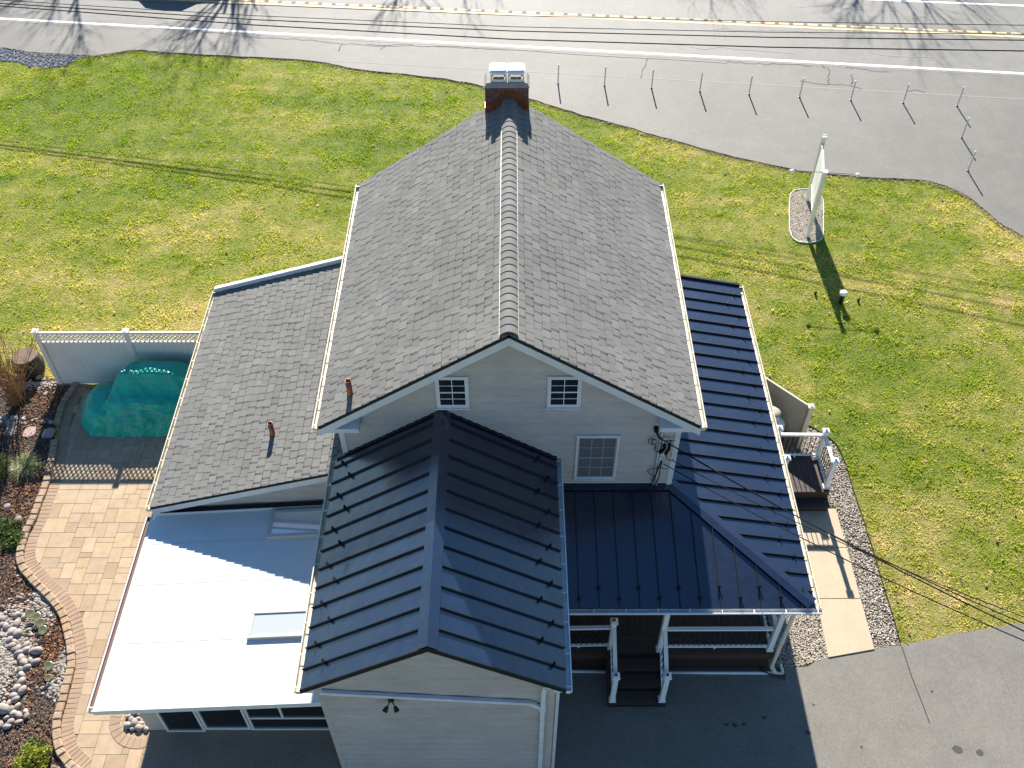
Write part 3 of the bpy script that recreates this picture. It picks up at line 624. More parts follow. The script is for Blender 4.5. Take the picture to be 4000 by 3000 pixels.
# rake boards with soffit, eave returns
for sgn in (-1, 1):
    mb = MB(); xe = HX+sgn*HW
    for y0, y1 in ((YF+.004, YF+.034), (YB-.034, YB-.004)):
        a = Vector((HX, y0, RZ-.075)); b = Vector((xe, y0, EZ-.075)); o = Vector((0, y1-y0, 0)); dn = Vector((0, 0, -.2))
        q = [a+dn, b+dn, b+dn+o, a+dn+o, a, b, b+o, a+o]; mb.hexa(q); mb.build('rake_board', M['trim'], mroof); mb = MB()
    a = Vector((HX, YF+.036, RZ-.20)); b = Vector((xe-sgn*.05, YF+.036, EZ-.20+.05*SL)); o = Vector((0, .26, 0)); mb.add([a, b, b+o, a+o], [(0, 1, 2, 3)]); mb.build('soffit', M['trim'], mroof)
for sgn in (-1, 1):
    xa = HX+sgn*(HW-.03); xb = HX+sgn*(HW-.80); mb = MB(); zt = EZ-.04; 
    mb.hexa([(min(xa, xb), YF+.01, zt-.14), (max(xa, xb), YF+.01, zt-.14), (max(xa, xb), WY, zt-.14), (min(xa, xb), WY, zt-.14), (min(xa, xb), YF+.01, zt-.02), (max(xa, xb), YF+.01, zt-.02), (max(xa, xb), WY, zt+.05), (min(xa, xb), WY, zt+.05)])
    part(mb, 'eave_return', M['trim'], mroof)
for sgn in (-1, 1):
    mb = MB(); xa, xb = sorted((HX+sgn*(HW-.01), HX+sgn*(HW-.34))); mb.box(xa, xb, WY+.005, YB-.05, EZ-.19, EZ-.17); xf = HX+sgn*(HW-.015); mb.box(min(xf, xf-sgn*.02), max(xf, xf-sgn*.02), YF+.04, YB-.04, EZ-.17, EZ-.035); part(mb, 'soffit', M['trim'], mroof)

def gutter(name, a, b, out, parent, m, w=.115, h=.10, gap=.62, debris=None, z=0, spout=None):
    a = Vector(a); b = Vector(b); o = Vector((*out, 0)); mb = MB(); d = (b-a).normalized(); up = Vector((0, 0, 1))
    def strip(p0, q0, p1, q1):
        mb.add([a+o*p0+up*q0, b+o*p0+up*q0, b+o*p1+up*q1, a+o*p1+up*q1], [(0, 1, 2, 3)])
    t = .004
    for (p, q, r_, s_) in [(.006, 0, .006, -h), (.006, -h, w*.7, -h), (w*.7, -h, w*.82, -h*.55), (w*.82, -h*.55, w, -h*.35), (w, -h*.35, w, 0), (w, 0, w-.022, .004), (w-.022, .004, w-.022, -.012)]: strip(p, q, r_, s_)
    for e in (a, b):
        mb.add([e+o*.006, e+o*.006-up*h, e+o*w*.7-up*h, e+o*w*.82-up*h*.55, e+o*w-up*h*.35, e+o*w], [(0, 1, 2, 3, 4, 5)])
    L = (b-a).length; k = int(L/gap)
    for i in range(k+1):
        p = a+d*(.08+i*(L-.16)/max(k, 1)); mb.obox(p+o*(w/2)+up*.002, d, o, up, .011, w/2, .004)
    g = mb.build(name, m, parent)
    if debris:
        mb = MB(); mb.add([a+o*.012-up*(h*.55), b+o*.012-up*(h*.55), b+o*(w-.02)-up*(h*.5), a+o*(w-.02)-up*(h*.5)], [(0, 1, 2, 3)]); mb.build('gutter_debris', debris, g)
    return g
gutter('gutter', (HX-HW-.0, YF+.0, EZ-.02), (HX-HW, YB+.02, EZ-.02), (-1, 0), mroof, M['gutter'])
gutter('gutter', (HX+HW, YF, EZ-.02), (HX+HW, YB+.02, EZ-.02), (1, 0), mroof, M['gutter'])

# ---- windows
M['sash_grey'] = mat('screened_sash', (.34, .35, .36), .5, .4)
def window(x0, x1, z0, z1, y, cols, rows, pane_m, trim=.055, sash=None):
    mb = MB(); t = trim; f = y-.045
    for q in ((x0, x1, z1-t, z1), (x0, x1, z0, z0+t*.8), (x0, x0+t, z0+t*.8, z1-t), (x1-t, x1, z0+t*.8, z1-t)): mb.box(q[0], q[1], f, y, q[2], q[3])
    mb.box(x0-.02, x1+.02, f-.03, y, z0-.03, z0-.001); mb.box(x0-.015, x1+.015, f-.012, y, z1+.001, z1+.03)
    w = mb.build('window', M['trim'], house, bevel=.004); xa, xb, za, zb = x0+t, x1-t, z0+t*.8, z1-t; zm = (za+zb)/2
    mb = MB(); s_ = .024; f2 = y-.03
    for (a_, b_, ff) in ((zm-.015, zb, f2), (za, zm+.015, f2-.006)):
        for q in ((xa, xb, b_-s_, b_), (xa, xb, a_, a_+s_), (xa, xa+s_, a_+s_, b_-s_), (xb-s_, xb, a_+s_, b_-s_)): mb.box(q[0], q[1], ff, ff+.02, q[2], q[3])
        for i in range(1, cols): xm = xa+s_+(xb-xa-2*s_)*i/cols; mb.box(xm-.006, xm+.006, ff+.004, ff+.016, a_+s_, b_-s_)
        for i in range(1, rows): zz = a_+s_+(b_-a_-2*s_)*i/rows; mb.box(xa+s_, xb-s_, ff+.005, ff+.015, zz-.006, zz+.006)
    mb.build('sash', sash or M['rail'], w)
    mb = MB(); mb.add([(xa, y-.021, za), (xb, y-.021, za), (xb, y-.021, zb), (xa, y-.021, zb)], [(0, 1, 2, 3)]); mb.build('pane', pane_m, w)
    return w
window(-1.49, -.85, 6.20, 7.05, WY-.01, 2, 2, M['dark_glass'], .05); window(.65, 1.31, 6.20, 7.05, WY-.01, 2, 2, M['dark_glass'], .05)
window(1.28, 2.16, 3.92, 5.31, WY-.01, 3, 2, M['blind'], .05, M['sash_grey'])

# ---- left wing (lean-to)
LX0, LY0, LY1, LZ, LSL = -7.90, 12.50, 19.57, 3.11, .294
LX1 = WX0; LZT = LZ+LSL*(LX1-LX0)
mb = MB(); mb.slab([(LX0, LY0, LZ), (LX1, LY0, LZT), (LX1, LY1, LZT), (LX0, LY1, LZ)], .07); wing = part(mb, 'wing_roof', M['shingle_base'])
shingles('shingle_field', (LX0, LY0, LZ+.003), (0, 1, 0), (1, 0, LSL), LY1-.1-LY0, (LX1-LX0)*math.hypot(1, LSL), wing)
mb = MB(); dn = Vector((0, 0, -.17))
for y0, y1, top in ((LY0+.004, LY0+.032, -.075),):
    a = Vector((LX0, y0, LZ+top)); b = Vector((LX1, y0, LZT+top)); o = Vector((0, y1-y0, 0)); mb.hexa([a+dn, b+dn, b+dn+o, a+dn+o, a, b, b+o, a+o])
part(mb, 'rake_board', M['trim'], wing)
mb = MB(); a = Vector((LX0-.02, LY1-.09, LZ+.13)); b = Vector((LX1, LY1-.09, LZT+.13)); mb.hexa([a+Vector((0, 0, -.2)), b+Vector((0, 0, -.2)), b+Vector((0, .11, -.2)), a+Vector((0, .11, -.2)), a, b, b+Vector((0, .11, 0)), a+Vector((0, .11, 0))])
part(mb, 'parapet_coping', M['gutter_white'], wing)
gutter('gutter', (LX0, LY0-.02, LZ-.02), (LX0, LY1+.02, LZ-.02), (-1, 0), wing, M['gutter'])
siding('wing_front_wall', (-7.68, 12.66), (WX0, 12.66), (0, -1), 2.6, [(0, LZ+LSL*.22-.08), (WX0+7.68, LZT-.08)])
plainwall('wing_wall', [[(-7.68, 12.7, 0), (-7.68, 19.5, 0), (-7.68, 19.5, LZ-.02), (-7.68, 12.7, LZ-.02)], [(-7.68, 19.5, 0), (WX0, 19.5, 0), (WX0, 19.5, LZT-.05), (-7.68, 19.5, LZ-.0)], [(-7.68, 12.7, 0), (WX0, 12.7, 0), (WX0, 12.7, LZT-.1), (-7.68, 12.7, LZ-.02)]])
# copper vent pipes
def vent(px0, px1, plane, parent, r=.058):
    v = Vector(ray(*px1)); n, c = plane; O = Vector((0, 0, CAMH)); k = (c-n.dot(O))/n.dot(v); base = O+v*k
    v2 = ray(*px0); kk = math.hypot(base.x, base.y)/math.hypot(v2[0], v2[1]); top = CAMH+v2[2]*kk
    mb = MB(); mb.lathe((base.x, base.y, base.z-.08), [(r+.012, 0), (r+.012, .10), (r, .115), (r, top-base.z+.08), (r-.008, top-base.z+.08), (r-.008, top-base.z-.15)], 16); mb.build('vent_pipe', M['copper'], parent, smooth=True)
pl_main = (Vector((-SL, 0, 1)), RZ-SL*HX); pl_lean = (Vector((-LSL, 0, 1)), LZ-LSL*LX0)
vent((1359, 1487), (1369, 1543), pl_main, mroof); vent((1056, 1653), (1066, 1697), pl_lean, wing)

# ---- sunroom with white membrane roof
FX0, FY0, FY1, FZ, FSL = -7.97, 8.06, 12.62, 2.79, .083
fz = lambda x: FZ+FSL*(x-FX0)
mb = MB(); mb.prism([(FX0, FY0), (-3.40, FY0), (-3.40, FY1), (FX0, FY1)], lambda x, y: fz(x)-.12, lambda x, y: fz(x)); froof = part(mb, 'flat_roof', M['white_roof'], bevel=.012)
mb = MB(); mb.prism([(FX0-.004, FY0-.03), (-3.40, FY0-.03), (-3.40, FY0-.002), (FX0-.004, FY0-.002)], lambda x, y: fz(x)-.15, lambda x, y: fz(x)+.006); part(mb, 'fascia', M['gutter_white'], froof)
gutter('gutter', (FX0, FY0-.02, FZ-.015), (FX0, FY1-.12, FZ-.015), (-1, 0), froof, M['gutter_white'], w=.10, gap=30, debris=M['chips'])
mb = MB()
for yy in (9.42, 10.75, 11.75): mb.add([(FX0+.05, yy, fz(FX0+.05)+.004), (-3.5, yy, fz(-3.5)+.004), (-3.5, yy+.012, fz(-3.5)+.004), (FX0+.05, yy+.012, fz(FX0+.05)+.004)], [(0, 1, 2, 3)])
part(mb, 'membrane_seam', mat('grey_seam', (.50, .50, .50), .6), froof)
mb = MB(); mb.prism([(FX0+.1, 12.50), (-3.6, 12.50), (-3.6, 12.61), (FX0+.1, 12.61)], lambda x, y: fz(x)+.002, lambda x, y: fz(x)+.10); part(mb, 'flashing', M['white_roof'], froof)
mb = MB(); mb.prism([(FX0+.25, 12.49), (-3.6, 12.49), (-3.6, 12.60), (FX0+.25, 12.60)], lambda x, y: fz(x)+.102, lambda x, y: fz(x)+.118); part(mb, 'flashing', M['black'], froof)
pf = (Vector((-FSL, 0, 1)), FZ-FSL*FX0)
def onplane(px, pl, lift=0):
    n, c = pl; O = Vector((0, 0, CAMH)); v = Vector(ray(*px)); return O+v*((c+lift-n.dot(O))/n.dot(v))
def skylight(corners, h, fw, pane):
    q = [onplane(c, pf) for c in corners]; x0 = min(p.x for p in q[:1]+q[3:]); y0 = min(p.y for p in q); y1 = max(p.y for p in q); x1 = max(p.x for p in q)
    mb = MB(); zt = lambda x, y: fz(x)+h; zb = lambda x, y: fz(x)-.01
    for r_ in ((x0, x1, y0, y0+fw), (x0, x1, y1-fw, y1), (x0, x0+fw, y0+fw, y1-fw), (x1-fw, x1, y0+fw, y1-fw)): mb.prism([(r_[0], r_[2]), (r_[1], r_[2]), (r_[1], r_[3]), (r_[0], r_[3])], zb, zt)
    s = mb.build('skylight', M['trim'], froof, bevel=.008); s.data.materials[0] = M['skyframe']
    mb = MB(); mb.add([(x, y_, fz(x)+h*.7) for x, y_ in ((x0+fw, y0+fw), (x1-fw, y0+fw), (x1-fw, y1-fw), (x0+fw, y1-fw))], [(0, 1, 2, 3)]); mb.build('glass', pane, s)
M['skyframe'] = mat('skylight_frame', (.52, .49, .43), .5, .4); M['skyglass'] = mat('skylight_glass', (.85, .85, .84), .04, 1.0, metal=.35); M['skyglass2'] = mat('pale_skylight_glass', (.42, .45, .48), .12, .8)  # diffuse white of the upper pane stands in for reflected sky
skylight([(1061, 2004), (1400, 1985), (1400, 2090), (1041, 2103)], .09, .085, M['skyglass'])
skylight([(1003, 2392), (1300, 2382), (1300, 2484), (965, 2500)], .07, .07, M['skyglass2'])
# sunroom front: walls and glazing
SY = 8.86
plainwall('sunroom_wall', [[(-7.83, SY, 0), (-7.45, SY, 0), (-7.45, SY, 2.7), (-7.83, SY, 2.7)], [(-7.83, SY, 0), (-7.83, 12.66, 0), (-7.83, 12.66, 2.7), (-7.83, SY, 2.7)], [(-7.45, SY, 1.9), (-3.4, SY, 1.9), (-3.4, SY, 2.95), (-7.45, SY, 2.75)]])
def glazing(x0, x1, z0, z1, mids=(), rail=None):
    mb = MB(); t = .05
    for q in ((x0, x1, z1-t, z1), (x0, x1, z0, z0+t), (x0, x0+t, z0+t, z1-t), (x1-t, x1, z0+t, z1-t)): mb.box(q[0], q[1], SY-.04, SY+.01, q[2], q[3])
    for xm in mids: mb.box(xm-.025, xm+.025, SY-.035, SY+.01, (rail or z0)+t/2 if rail else z0+t, z1-t)
    if rail: mb.box(x0+t, x1-t, SY-.036, SY+.01, rail-.025, rail+.025)
    w = mb.build('window', M['vinyl'], house, bevel=.004)
    mb = MB(); mb.add([(x0+t, SY-.005, z0+t), (x1-t, SY-.005, z0+t), (x1-t, SY-.005, z1-t), (x0+t, SY-.005, z1-t)], [(0, 1, 2, 3)]); mb.build('pane', M['dark_glass'], w)
glazing(-7.45, -6.62, .03, 2.1); glazing(-6.60, -5.62, .16, 2.1); glazing(-5.60, -3.45, .12, 2.1, (-4.85,), .68)
plainwall('sill_wall', [[(-6.61, SY, 0), (-3.4, SY, 0), (-3.4, SY, .17), (-6.61, SY, .17)]], m=M['trim'])

# ---- front extension with standing seam roof
EX, EHW, EY0, EY1, ERZ, ESL = -1.395, 2.29, 7.60, 12.69, 6.09, .66
EEZ = ERZ-ESL*EHW
def metal_roof(name, quad, parent): mb = MB(); mb.slab(quad, .05); return mb.build(name, M['metal'], parent)
mb = MB()
for sgn in (-1, 1): xe = EX+sgn*EHW; mb.slab([(EX, EY0, ERZ), (xe, EY0, EEZ), (xe, EY1, EEZ), (EX, EY1, ERZ)], .045)
eroof = part(mb, 'extension_roof', M['metal'])
mb = MB(); SEAM_H = .042; SEAM_W = .018
ey = [EY0+.37+.405*i for i in range(12)]
for yy in ey:
    for sgn in (-1, 1):
        up = Vector((sgn*ESL, 0, 1)).normalized(); a = Vector((EX+sgn*.13, yy, ERZ-ESL*.13)); b = Vector((EX+sgn*EHW, yy, EEZ)); mb = MB(); mb.beam(a+up*SEAM_H/2, b+up*SEAM_H/2, SEAM_W, SEAM_H, up); part(mb, 'standing_seam', M['metal_edge'], eroof)
mb = MB()
for sgn in (-1, 1):
    up = Vector((sgn*ESL, 0, 1)).normalized(); a = Vector((EX-sgn*.001, EY0-.01, ERZ+.062)); b = Vector((EX+sgn*.14, EY0-.01, ERZ-ESL*.14))+up*.050; o = Vector((0, EY1-EY0, 0))
    mb.slab([a, b, b+o, a+o], .012)
part(mb, 'ridge_flashing', M['metal'], eroof)
mb = MB()
for sgn in (-1, 1):
    for y0 in (EY0-.012, EY1-.075):
        wd = .018 if y0 < 9 else .07
        a = Vector((EX, y0, ERZ+.012)); b = Vector((EX+sgn*(EHW+.01), y0, EEZ+.012)); dn = Vector((0, 0, -.14)) if y0 < 9 else Vector((0, 0, -.02)); o = Vector((0, wd, 0)); q = [a+dn, b+dn, b+dn+o, a+dn+o, a, b, b+o, a+o]
        if y0 > 9: q = [p+Vector((0, 0, .035)) for p in q]
        mb = MB(); mb.hexa(q); part(mb, 'gable_trim', M['metal_edge'], eroof)
gutter('gutter', (EX-EHW, EY0-.02, EEZ-.015), (EX-EHW, EY1-.0, EEZ-.015), (-1, 0), eroof, M['gutter'])
gutter('gutter', (EX+EHW, EY0-.02, EEZ-.015), (EX+EHW, EY1-.0, EEZ-.015), (1, 0), eroof, M['gutter_white'])
# snow guards: one clamp with a small paddle, copied along the seams
def make_guard(parent):
    mb = MB(); mb.box(-.025, .025, -.025, .025, -.008, .035); mb.box(-.010, .0, -.05, .05, .02, .06); mb.box(-.009, -.001, -.008, .008, .06, .085)
    return mb.build('snow_guard', M['black'], parent)
GP = make_guard(eroof)
guards = [GP]
def put_guard(parent, loc, up, down, first=[True]):
    if first[0]: o = GP; first[0] = False
    else: o = GP.copy(); COL.objects.link(o); o.parent = parent
    z = Vector(up).normalized(); x = Vector(down).normalized(); y = z.cross(x)
    o.matrix_parent_inverse = wmat(parent).inverted(); Mx = Matrix((x, y, z)).transposed().to_4x4(); Mx.translation = Vector(loc)
    o.matrix_local = Mx if False else Mx
    l, r_, s_ = Mx.decompose(); o.location = l; o.rotation_euler = r_.to_euler(); o.scale = (1, 1, 1)
for i, yy in enumerate(ey):
    for sgn in (-1, 1):
        dd = .42 if i % 2 == (0 if sgn < 0 else 1) else .22
        x_ = EX+sgn*(EHW-dd); up = Vector((sgn*ESL, 0, 1)).normalized(); put_guard(eroof, Vector((x_, yy, ERZ-ESL*abs(x_-EX)))+up*SEAM_H*.6, up, (sgn, 0, -ESL))
EWY = 7.85
siding('extension_front_wall', (-3.49, EWY), (.72, EWY), (0, -1), 0.0, [(0, EEZ+.02), (2.095, ERZ-.12), (4.21, EEZ+.02)], .10)
plainwall('extension_wall', [[(-3.49, EWY, 0), (-3.49, 12.7, 0), (-3.49, 12.7, EEZ+.05), (-3.49, EWY, EEZ+.05)], [(.72, EWY, 0), (.72, 12.7, 0), (.72, 12.7, EEZ+.05), (.72, EWY, EEZ+.05)]])
for x0_, x1_ in ((-3.505, -3.40), (.62, .735)): mb = MB(); mb.box(x0_, x1_, EWY-.03, EWY+.04, 0, EEZ-.02); part(mb, 'corner_board', M['siding'])
for x0_, x1_ in ((EX-EHW+.01, -3.46), (.70, EX+EHW-.01)): mb = MB(); mb.box(x0_, x1_, EY0+.02, EWY, EEZ-.16, EEZ-.03); part(mb, 'eave_return', M['trim'], eroof)
for x0_, x1_ in ((EX-EHW+.01, -3.48), (.71, EX+EHW-.01)): mb = MB(); mb.box(x0_, x1_, EWY+.002, EY1, EEZ-.14, EEZ-.06); part(mb, 'soffit', M['trim'], eroof)
# downspouts on the front wall
mb = MB(); f = EWY-.075
mb.beam((-3.42, f, 4.13), (.30, f, 3.68), .085, .075); mb.beam((.29, f, 3.685), (.44, f, 3.53), .085, .075); mb.beam((.43, f, 3.56), (.50, f, 3.42), .085, .075)
part(mb, 'drain_pipe', M['gutter_white'], bevel=.012)
mb = MB(); mb.beam((.66, f+.0, 4.36), (.54, f, 4.30), .09, .08); mb.beam((.56, f, 4.33), (.52, f, 4.10), .09, .085); mb.beam((.52, f, 4.14), (.52, f, 0.02), .085, .085, (0, 1, 0)); mb.box(.455, .585, f-.06, f+.06, 3.42, 3.50)
part(mb, 'downspout', M['gutter_white'], bevel=.01)
mb = MB(); mb.beam((.79, EWY+.10, EEZ-.1), (.79, EWY+.10, .02), .07, .085, (0, 1, 0)); part(mb, 'downspout', M['gutter_white'], bevel=.01)
# twin head flood light
fl = aty(1529, 2738, EWY-.05); mb = MB(); mb.box(fl.x-.055, fl.x+.055, EWY-.09, EWY-.012, fl.z+.02, fl.z+.10); fo = part(mb, 'flood_light', M['black'], bevel=.01)
for sgn in (-1, 1):
    mb = MB(); a = Vector((fl.x+sgn*.02, EWY-.08, fl.z+.03)); b = Vector((fl.x+sgn*.07, EWY-.15, fl.z-.02)); c = Vector((fl.x+sgn*.115, EWY-.23, fl.z-.06)); mb.tube([a, b], .012, 8); mb.tube([b-(c-b)*.1, b+(c-b)*.5, c], [.028, .048, .052], 12); mb.build('lamp_head', M['black'], fo, smooth=False)

# ---- wrap-around porch roof (hip at the front right corner)
PX1, PY0, PY1, PZ, PSL = 6.05, 10.02, 19.74, 3.10, .2007
CX, CY = WX1, 12.70; PZT = PZ+PSL*(PX1-CX)
mb = MB(); X0 = .74
mb.slab([(X0, PY0, PZ), (PX1, PY0, PZ), (CX, CY, PZT), (X0, CY, PZT)], .05)
mb.slab([(PX1, PY0, PZ), (PX1, PY1, PZ), (CX, PY1, PZT), (CX, CY, PZT)], .05)
proof = part(mb, 'porch_roof', M['metal'])
mb = MB(); upf = Vector((0, -PSL, 1)).normalized(); ups = Vector((PSL, 0, 1)).normalized(); off = SEAM_H/2
fx = [X0+.25+.4055*i for i in range(13)]; fx = [1.31+.4055*(i-1) for i in range(13)]
pfp = (Vector((0, -PSL, 1)), PZ-PSL*PY0)
for x_ in fx:
    if x_ > PX1-.2: continue
    ytop = CY-.13 if x_ < CX else PY0+(PX1-x_)*(CY-PY0)/(PX1-CX)-.13
    if ytop-PY0 < .1: continue
    a = Vector((x_, PY0, PZ)); b = Vector((x_, ytop, PZ+PSL*(ytop-PY0))); mb = MB(); mb.beam(a+upf*off, b+upf*off, SEAM_W*.8, SEAM_H, upf); part(mb, 'standing_seam', M['metal_edge'], proof)
sy = [PY0+.36+.405*i for i in range(23)]
for y_ in sy:
    xt = CX+.02 if y_ > CY else PX1-(y_-PY0)*(PX1-CX)/(CY-PY0)+.13
    if PX1-xt < .1: continue
    a = Vector((PX1, y_, PZ)); b = Vector((xt, y_, PZ+PSL*(PX1-xt))); mb = MB(); mb.beam(a+ups*off, b+ups*off, SEAM_W, SEAM_H, ups); part(mb, 'standing_seam', M['metal_edge'], proof)
for i, x_ in enumerate(fx):
    yy = PY0+(.42 if i % 2 == 0 else .20)
    if x_ < PX1-.5: put_guard(proof, Vector((x_, yy, PZ+PSL*(yy-PY0)))+upf*SEAM_H*.6, upf, (0, -1, -PSL))
for i, y_ in enumerate(sy):
    x_ = PX1-(.45 if i % 2 else .22); put_guard(proof, Vector((x_, y_, PZ+PSL*(PX1-x_)))+ups*SEAM_H*.6, ups, (1, 0, -PSL))
hipd = (Vector((CX, CY, PZT))-Vector((PX1, PY0, PZ))).normalized(); mb = MB(); a = Vector((PX1, PY0, PZ+.0))+hipd*.10; b = Vector((CX, CY, PZT))
for side, up in (((-1, -1), upf), ((1, 1), ups)):
    pd = (up.cross(hipd)).normalized();
    if pd.dot(Vector((side[0]*1., side[1]*1., 0))) < 0: pd = -pd
    l = Vector((0, 0, .054)); mb.slab([a+l-pd*.002, b+l-pd*.002, b+pd*.15+l, a+pd*.15+l], .010)
part(mb, 'hip_flashing', M['metal'], proof)
mb = MB(); l = Vector((0, 0, .05)); mb.slab([Vector((X0, CY-.16, PZT-.16*PSL))+l, Vector((CX-.05, CY-.16, PZT-.16*PSL))+l, Vector((CX-.05, CY-.02, PZT-.02*PSL))+l, Vector((X0, CY-.02, PZT-.02*PSL))+l], .012)
mb.box(X0, CX-.1, CY-.03, CY-.018, PZT+.03, PZT+.10)
part(mb, 'wall_flashing', M['metal'], proof)
mb = MB(); mb.box(X0, CX-.0, CY-.034, CY-.02, PZT+.10, PZT+.13); part(mb, 'wall_trim', M['trim'], proof)
mb = MB(); a = Vector((CX, PY1-.05, PZT+.012)); b = Vector((PX1, PY1-.05, PZ+.012)); o = Vector((0, .07, 0)); dn = Vector((0, 0, -.08)); u_ = Vector((0, 0, .045)); mb.hexa([a+dn, b+dn, b+dn+o, a+dn+o, a+u_, b+u_, b+o+u_, a+o+u_]); part(mb, 'rear_trim', M['metal_edge'], proof)
gutter('gutter', (PX1, PY0, PZ-.02), (PX1, PY1+.02, PZ-.02), (1, 0), proof, M['gutter'])
gutter('gutter', (X0+.15, PY0, PZ-.02), (PX1+.11, PY0, PZ-.02), (0, -1), proof, M['gutter_white'])
mb = MB(); mb.box(X0, PX1-.12, PY0+.06, CY, PZ-.17, PZ-.15); mb.box(CX, PX1-.12, CY, PY1, PZ-.17, PZ-.15); part(mb, 'soffit', M['trim'], proof)
mb = MB(); mb.box(X0, PX1-.36, 10.27, 10.41, PZ-.40, PZ-.175); mb.box(PX1-.5, PX1-.36, 10.42, PY1-.1, PZ-.40, PZ-.175); part(mb, 'porch_beam', M['trim'], proof)

# ---- porch deck, columns, railings, stairs
DZ = .75
mb = MB(); x_ = .76
while x_ < 5.6:
    w = min(.138, 5.62-x_); mb.box(x_, x_+w-.006, 10.70, 12.69, DZ-.025, DZ); x_ += .14
for k in range(3): mb.box(.76, 5.72, 10.275+.14*k, 10.275+.14*k+.134, DZ-.025, DZ)
x_ = CX+.02
while x_ < 5.6: mb.box(x_, min(x_+.134, 5.62), 12.70, 19.6, DZ-.025, DZ); x_ += .14
deck = part(mb, 'deck', M['deck'])
mb = MB(); mb.box(.76, 2.10, 10.262, 10.275, DZ-.26, DZ-.03); part(mb, 'deck_fascia', M['deckfascia'], deck); mb = MB(); mb.box(3.26, 5.72, 10.262, 10.275, DZ-.26, DZ-.03); mb.box(5.72, 5.735, 10.27, 14.8, DZ-.26, DZ-.03); part(mb, 'deck_fascia', M['deckfascia'], deck)
for x0_, x1_ in ((.78, 2.1), (3.26, 5.70)):
    mb = MB(); t = x0_-.5
    while t < x1_:
        for s_ in (1, -1):
            xa, xb = (t, t+.46); za, zb = (.03, .49)
            pa, pb_ = (xa, za), (xb, zb)
            if s_ < 0: pa, pb_ = (xa, zb), (xb, za)
            # clip to the bay
            def clip(p, q):
                (x1c, z1c), (x2c, z2c) = p, q; 
                if x2c <= x0_ or x1c >= x1_: return None
                if x1c < x0_: z1c += (z2c-z1c)*(x0_-x1c)/(x2c-x1c); x1c = x0_
                if x2c > x1_: z2c = z1c+(z2c-z1c)*(x1_-x1c)/(x2c-x1c); x2c = x1_
                return (x1c, z1c), (x2c, z2c)
            r_ = clip(pa, pb_)
            if r_: mb.beam((r_[0][0], 10.29+.008*s_, r_[0][1]), (r_[1][0], 10.29+.008*s_, r_[1][1]), .006, .032, (0, 0, 1))
        t += .10
    part(mb, 'deck_lattice', M['deckfascia'], deck)
mb = MB(); mb.box(.78, 5.70, 10.36, 10.38, 0, DZ-.03); part(mb, 'deck_skirt', M['black'], deck)
mb = MB(); mb.tube([(.76, 10.20, .06), (2.10, 10.18, .05)], .035, 10); part(mb, 'drain_pipe', M['gutter_white'], deck, smooth=True); mb = MB(); mb.tube([(3.30, 10.16, .06), (5.72, 10.14, .05)], .035, 10); part(mb, 'drain_pipe', M['gutter_white'], deck, smooth=True)
def newel(parent, x_, y_, z0, h, r=.055, name='newel_post', foot=True, cap=True):
    mb = MB(); mb.box(x_-r, x_+r, y_-r, y_+r, z0, z0+h)
    if foot: mb.box(x_-r-.022, x_+r+.022, y_-r-.022, y_+r+.022, z0, z0+.05)
    p = mb.build(name, M['rail'], parent, bevel=.006)
    if cap:
        mb = MB(); c = r+.028; z = z0+h; mb.hexa([(x_-c, y_-c, z), (x_+c, y_-c, z), (x_+c, y_+c, z), (x_-c, y_+c, z), (x_-c, y_-c, z+.03), (x_+c, y_-c, z+.03), (x_+c, y_+c, z+.03), (x_-c, y_+c, z+.03)])
        d = r*.55; mb.hexa([(x_-c, y_-c, z+.0301), (x_+c, y_-c, z+.0301), (x_+c, y_+c, z+.0301), (x_-c, y_+c, z+.0301), (x_-d, y_-d, z+.06), (x_+d, y_-d, z+.06), (x_+d, y_+d, z+.06), (x_-d, y_+d, z+.06)]); mb.build('post_cap', M['rail'], p)
        mb = MB(); mb.box(x_-.024, x_+.024, y_-.024, y_+.024, z+.06, z+.066); mb.build('cap_light', M['black'], p)
    return p
def column(x_, y_, ztop, r=.055): return newel(deck, x_, y_, DZ, ztop-DZ, r, 'column', True, False)
column(3.20, 10.36, PZ-.40); column(5.62, 10.36, PZ-.40); column(5.62, 14.7, PZ-.4); column(5.62, 17.3, PZ-.4)
def railing(parent, a, b, zb0, zb1, h=.86, bal=.112, name='railing'):
    """a,b plan points of the run; zb: floor height at each end"""
    A = Vector((*a, zb0)); B = Vector((*b, zb1)); mb = MB(); top = Vector((0, 0, h)); lo = Vector((0, 0, .10))
    d_ = (B-A); d2 = Vector((d_.x, d_.y, 0)).normalized(); nup = Vector((0, 0, 1))
    mb.beam(A+top, B+top, .085, .05); mb.beam(A+top-Vector((0, 0, .035)), B+top-Vector((0, 0, .035)), .05, .035); mb.beam(A+lo, B+lo, .055, .05)
    L = Vector((d_.x, d_.y, 0)).length; mb.box(A.x+d_.x*.5-.02, A.x+d_.x*.5+.02, A.y+d_.y*.5-.02, A.y+d_.y*.5+.02, (zb0+zb1)/2, (zb0+zb1)/2+.085)
    r = mb.build(name, M['rail'], parent, bevel=.005); k = max(2, int(L/bal)); mb = MB(); mb.tube([A+lo+Vector((0, 0, .02)), A+top-Vector((0, 0, .05))], .011, 6, False); me = None
    for i in range(1, k):
        p = A.lerp(B, i/k)-A
        if me is None: o = mb.build('baluster', M['black'], r); me = o.data
        else: o = link('baluster', me, r)
        o.location = p
    return r
newel(deck, 2.13, 10.42, DZ, 1.10)
railing(deck, (.78, 10.40), (2.07, 10.42), DZ, DZ); railing(deck, (3.27, 10.38), (5.55, 10.38), DZ, DZ); railing(deck, (5.62, 10.43), (5.62, 14.6), DZ, DZ)
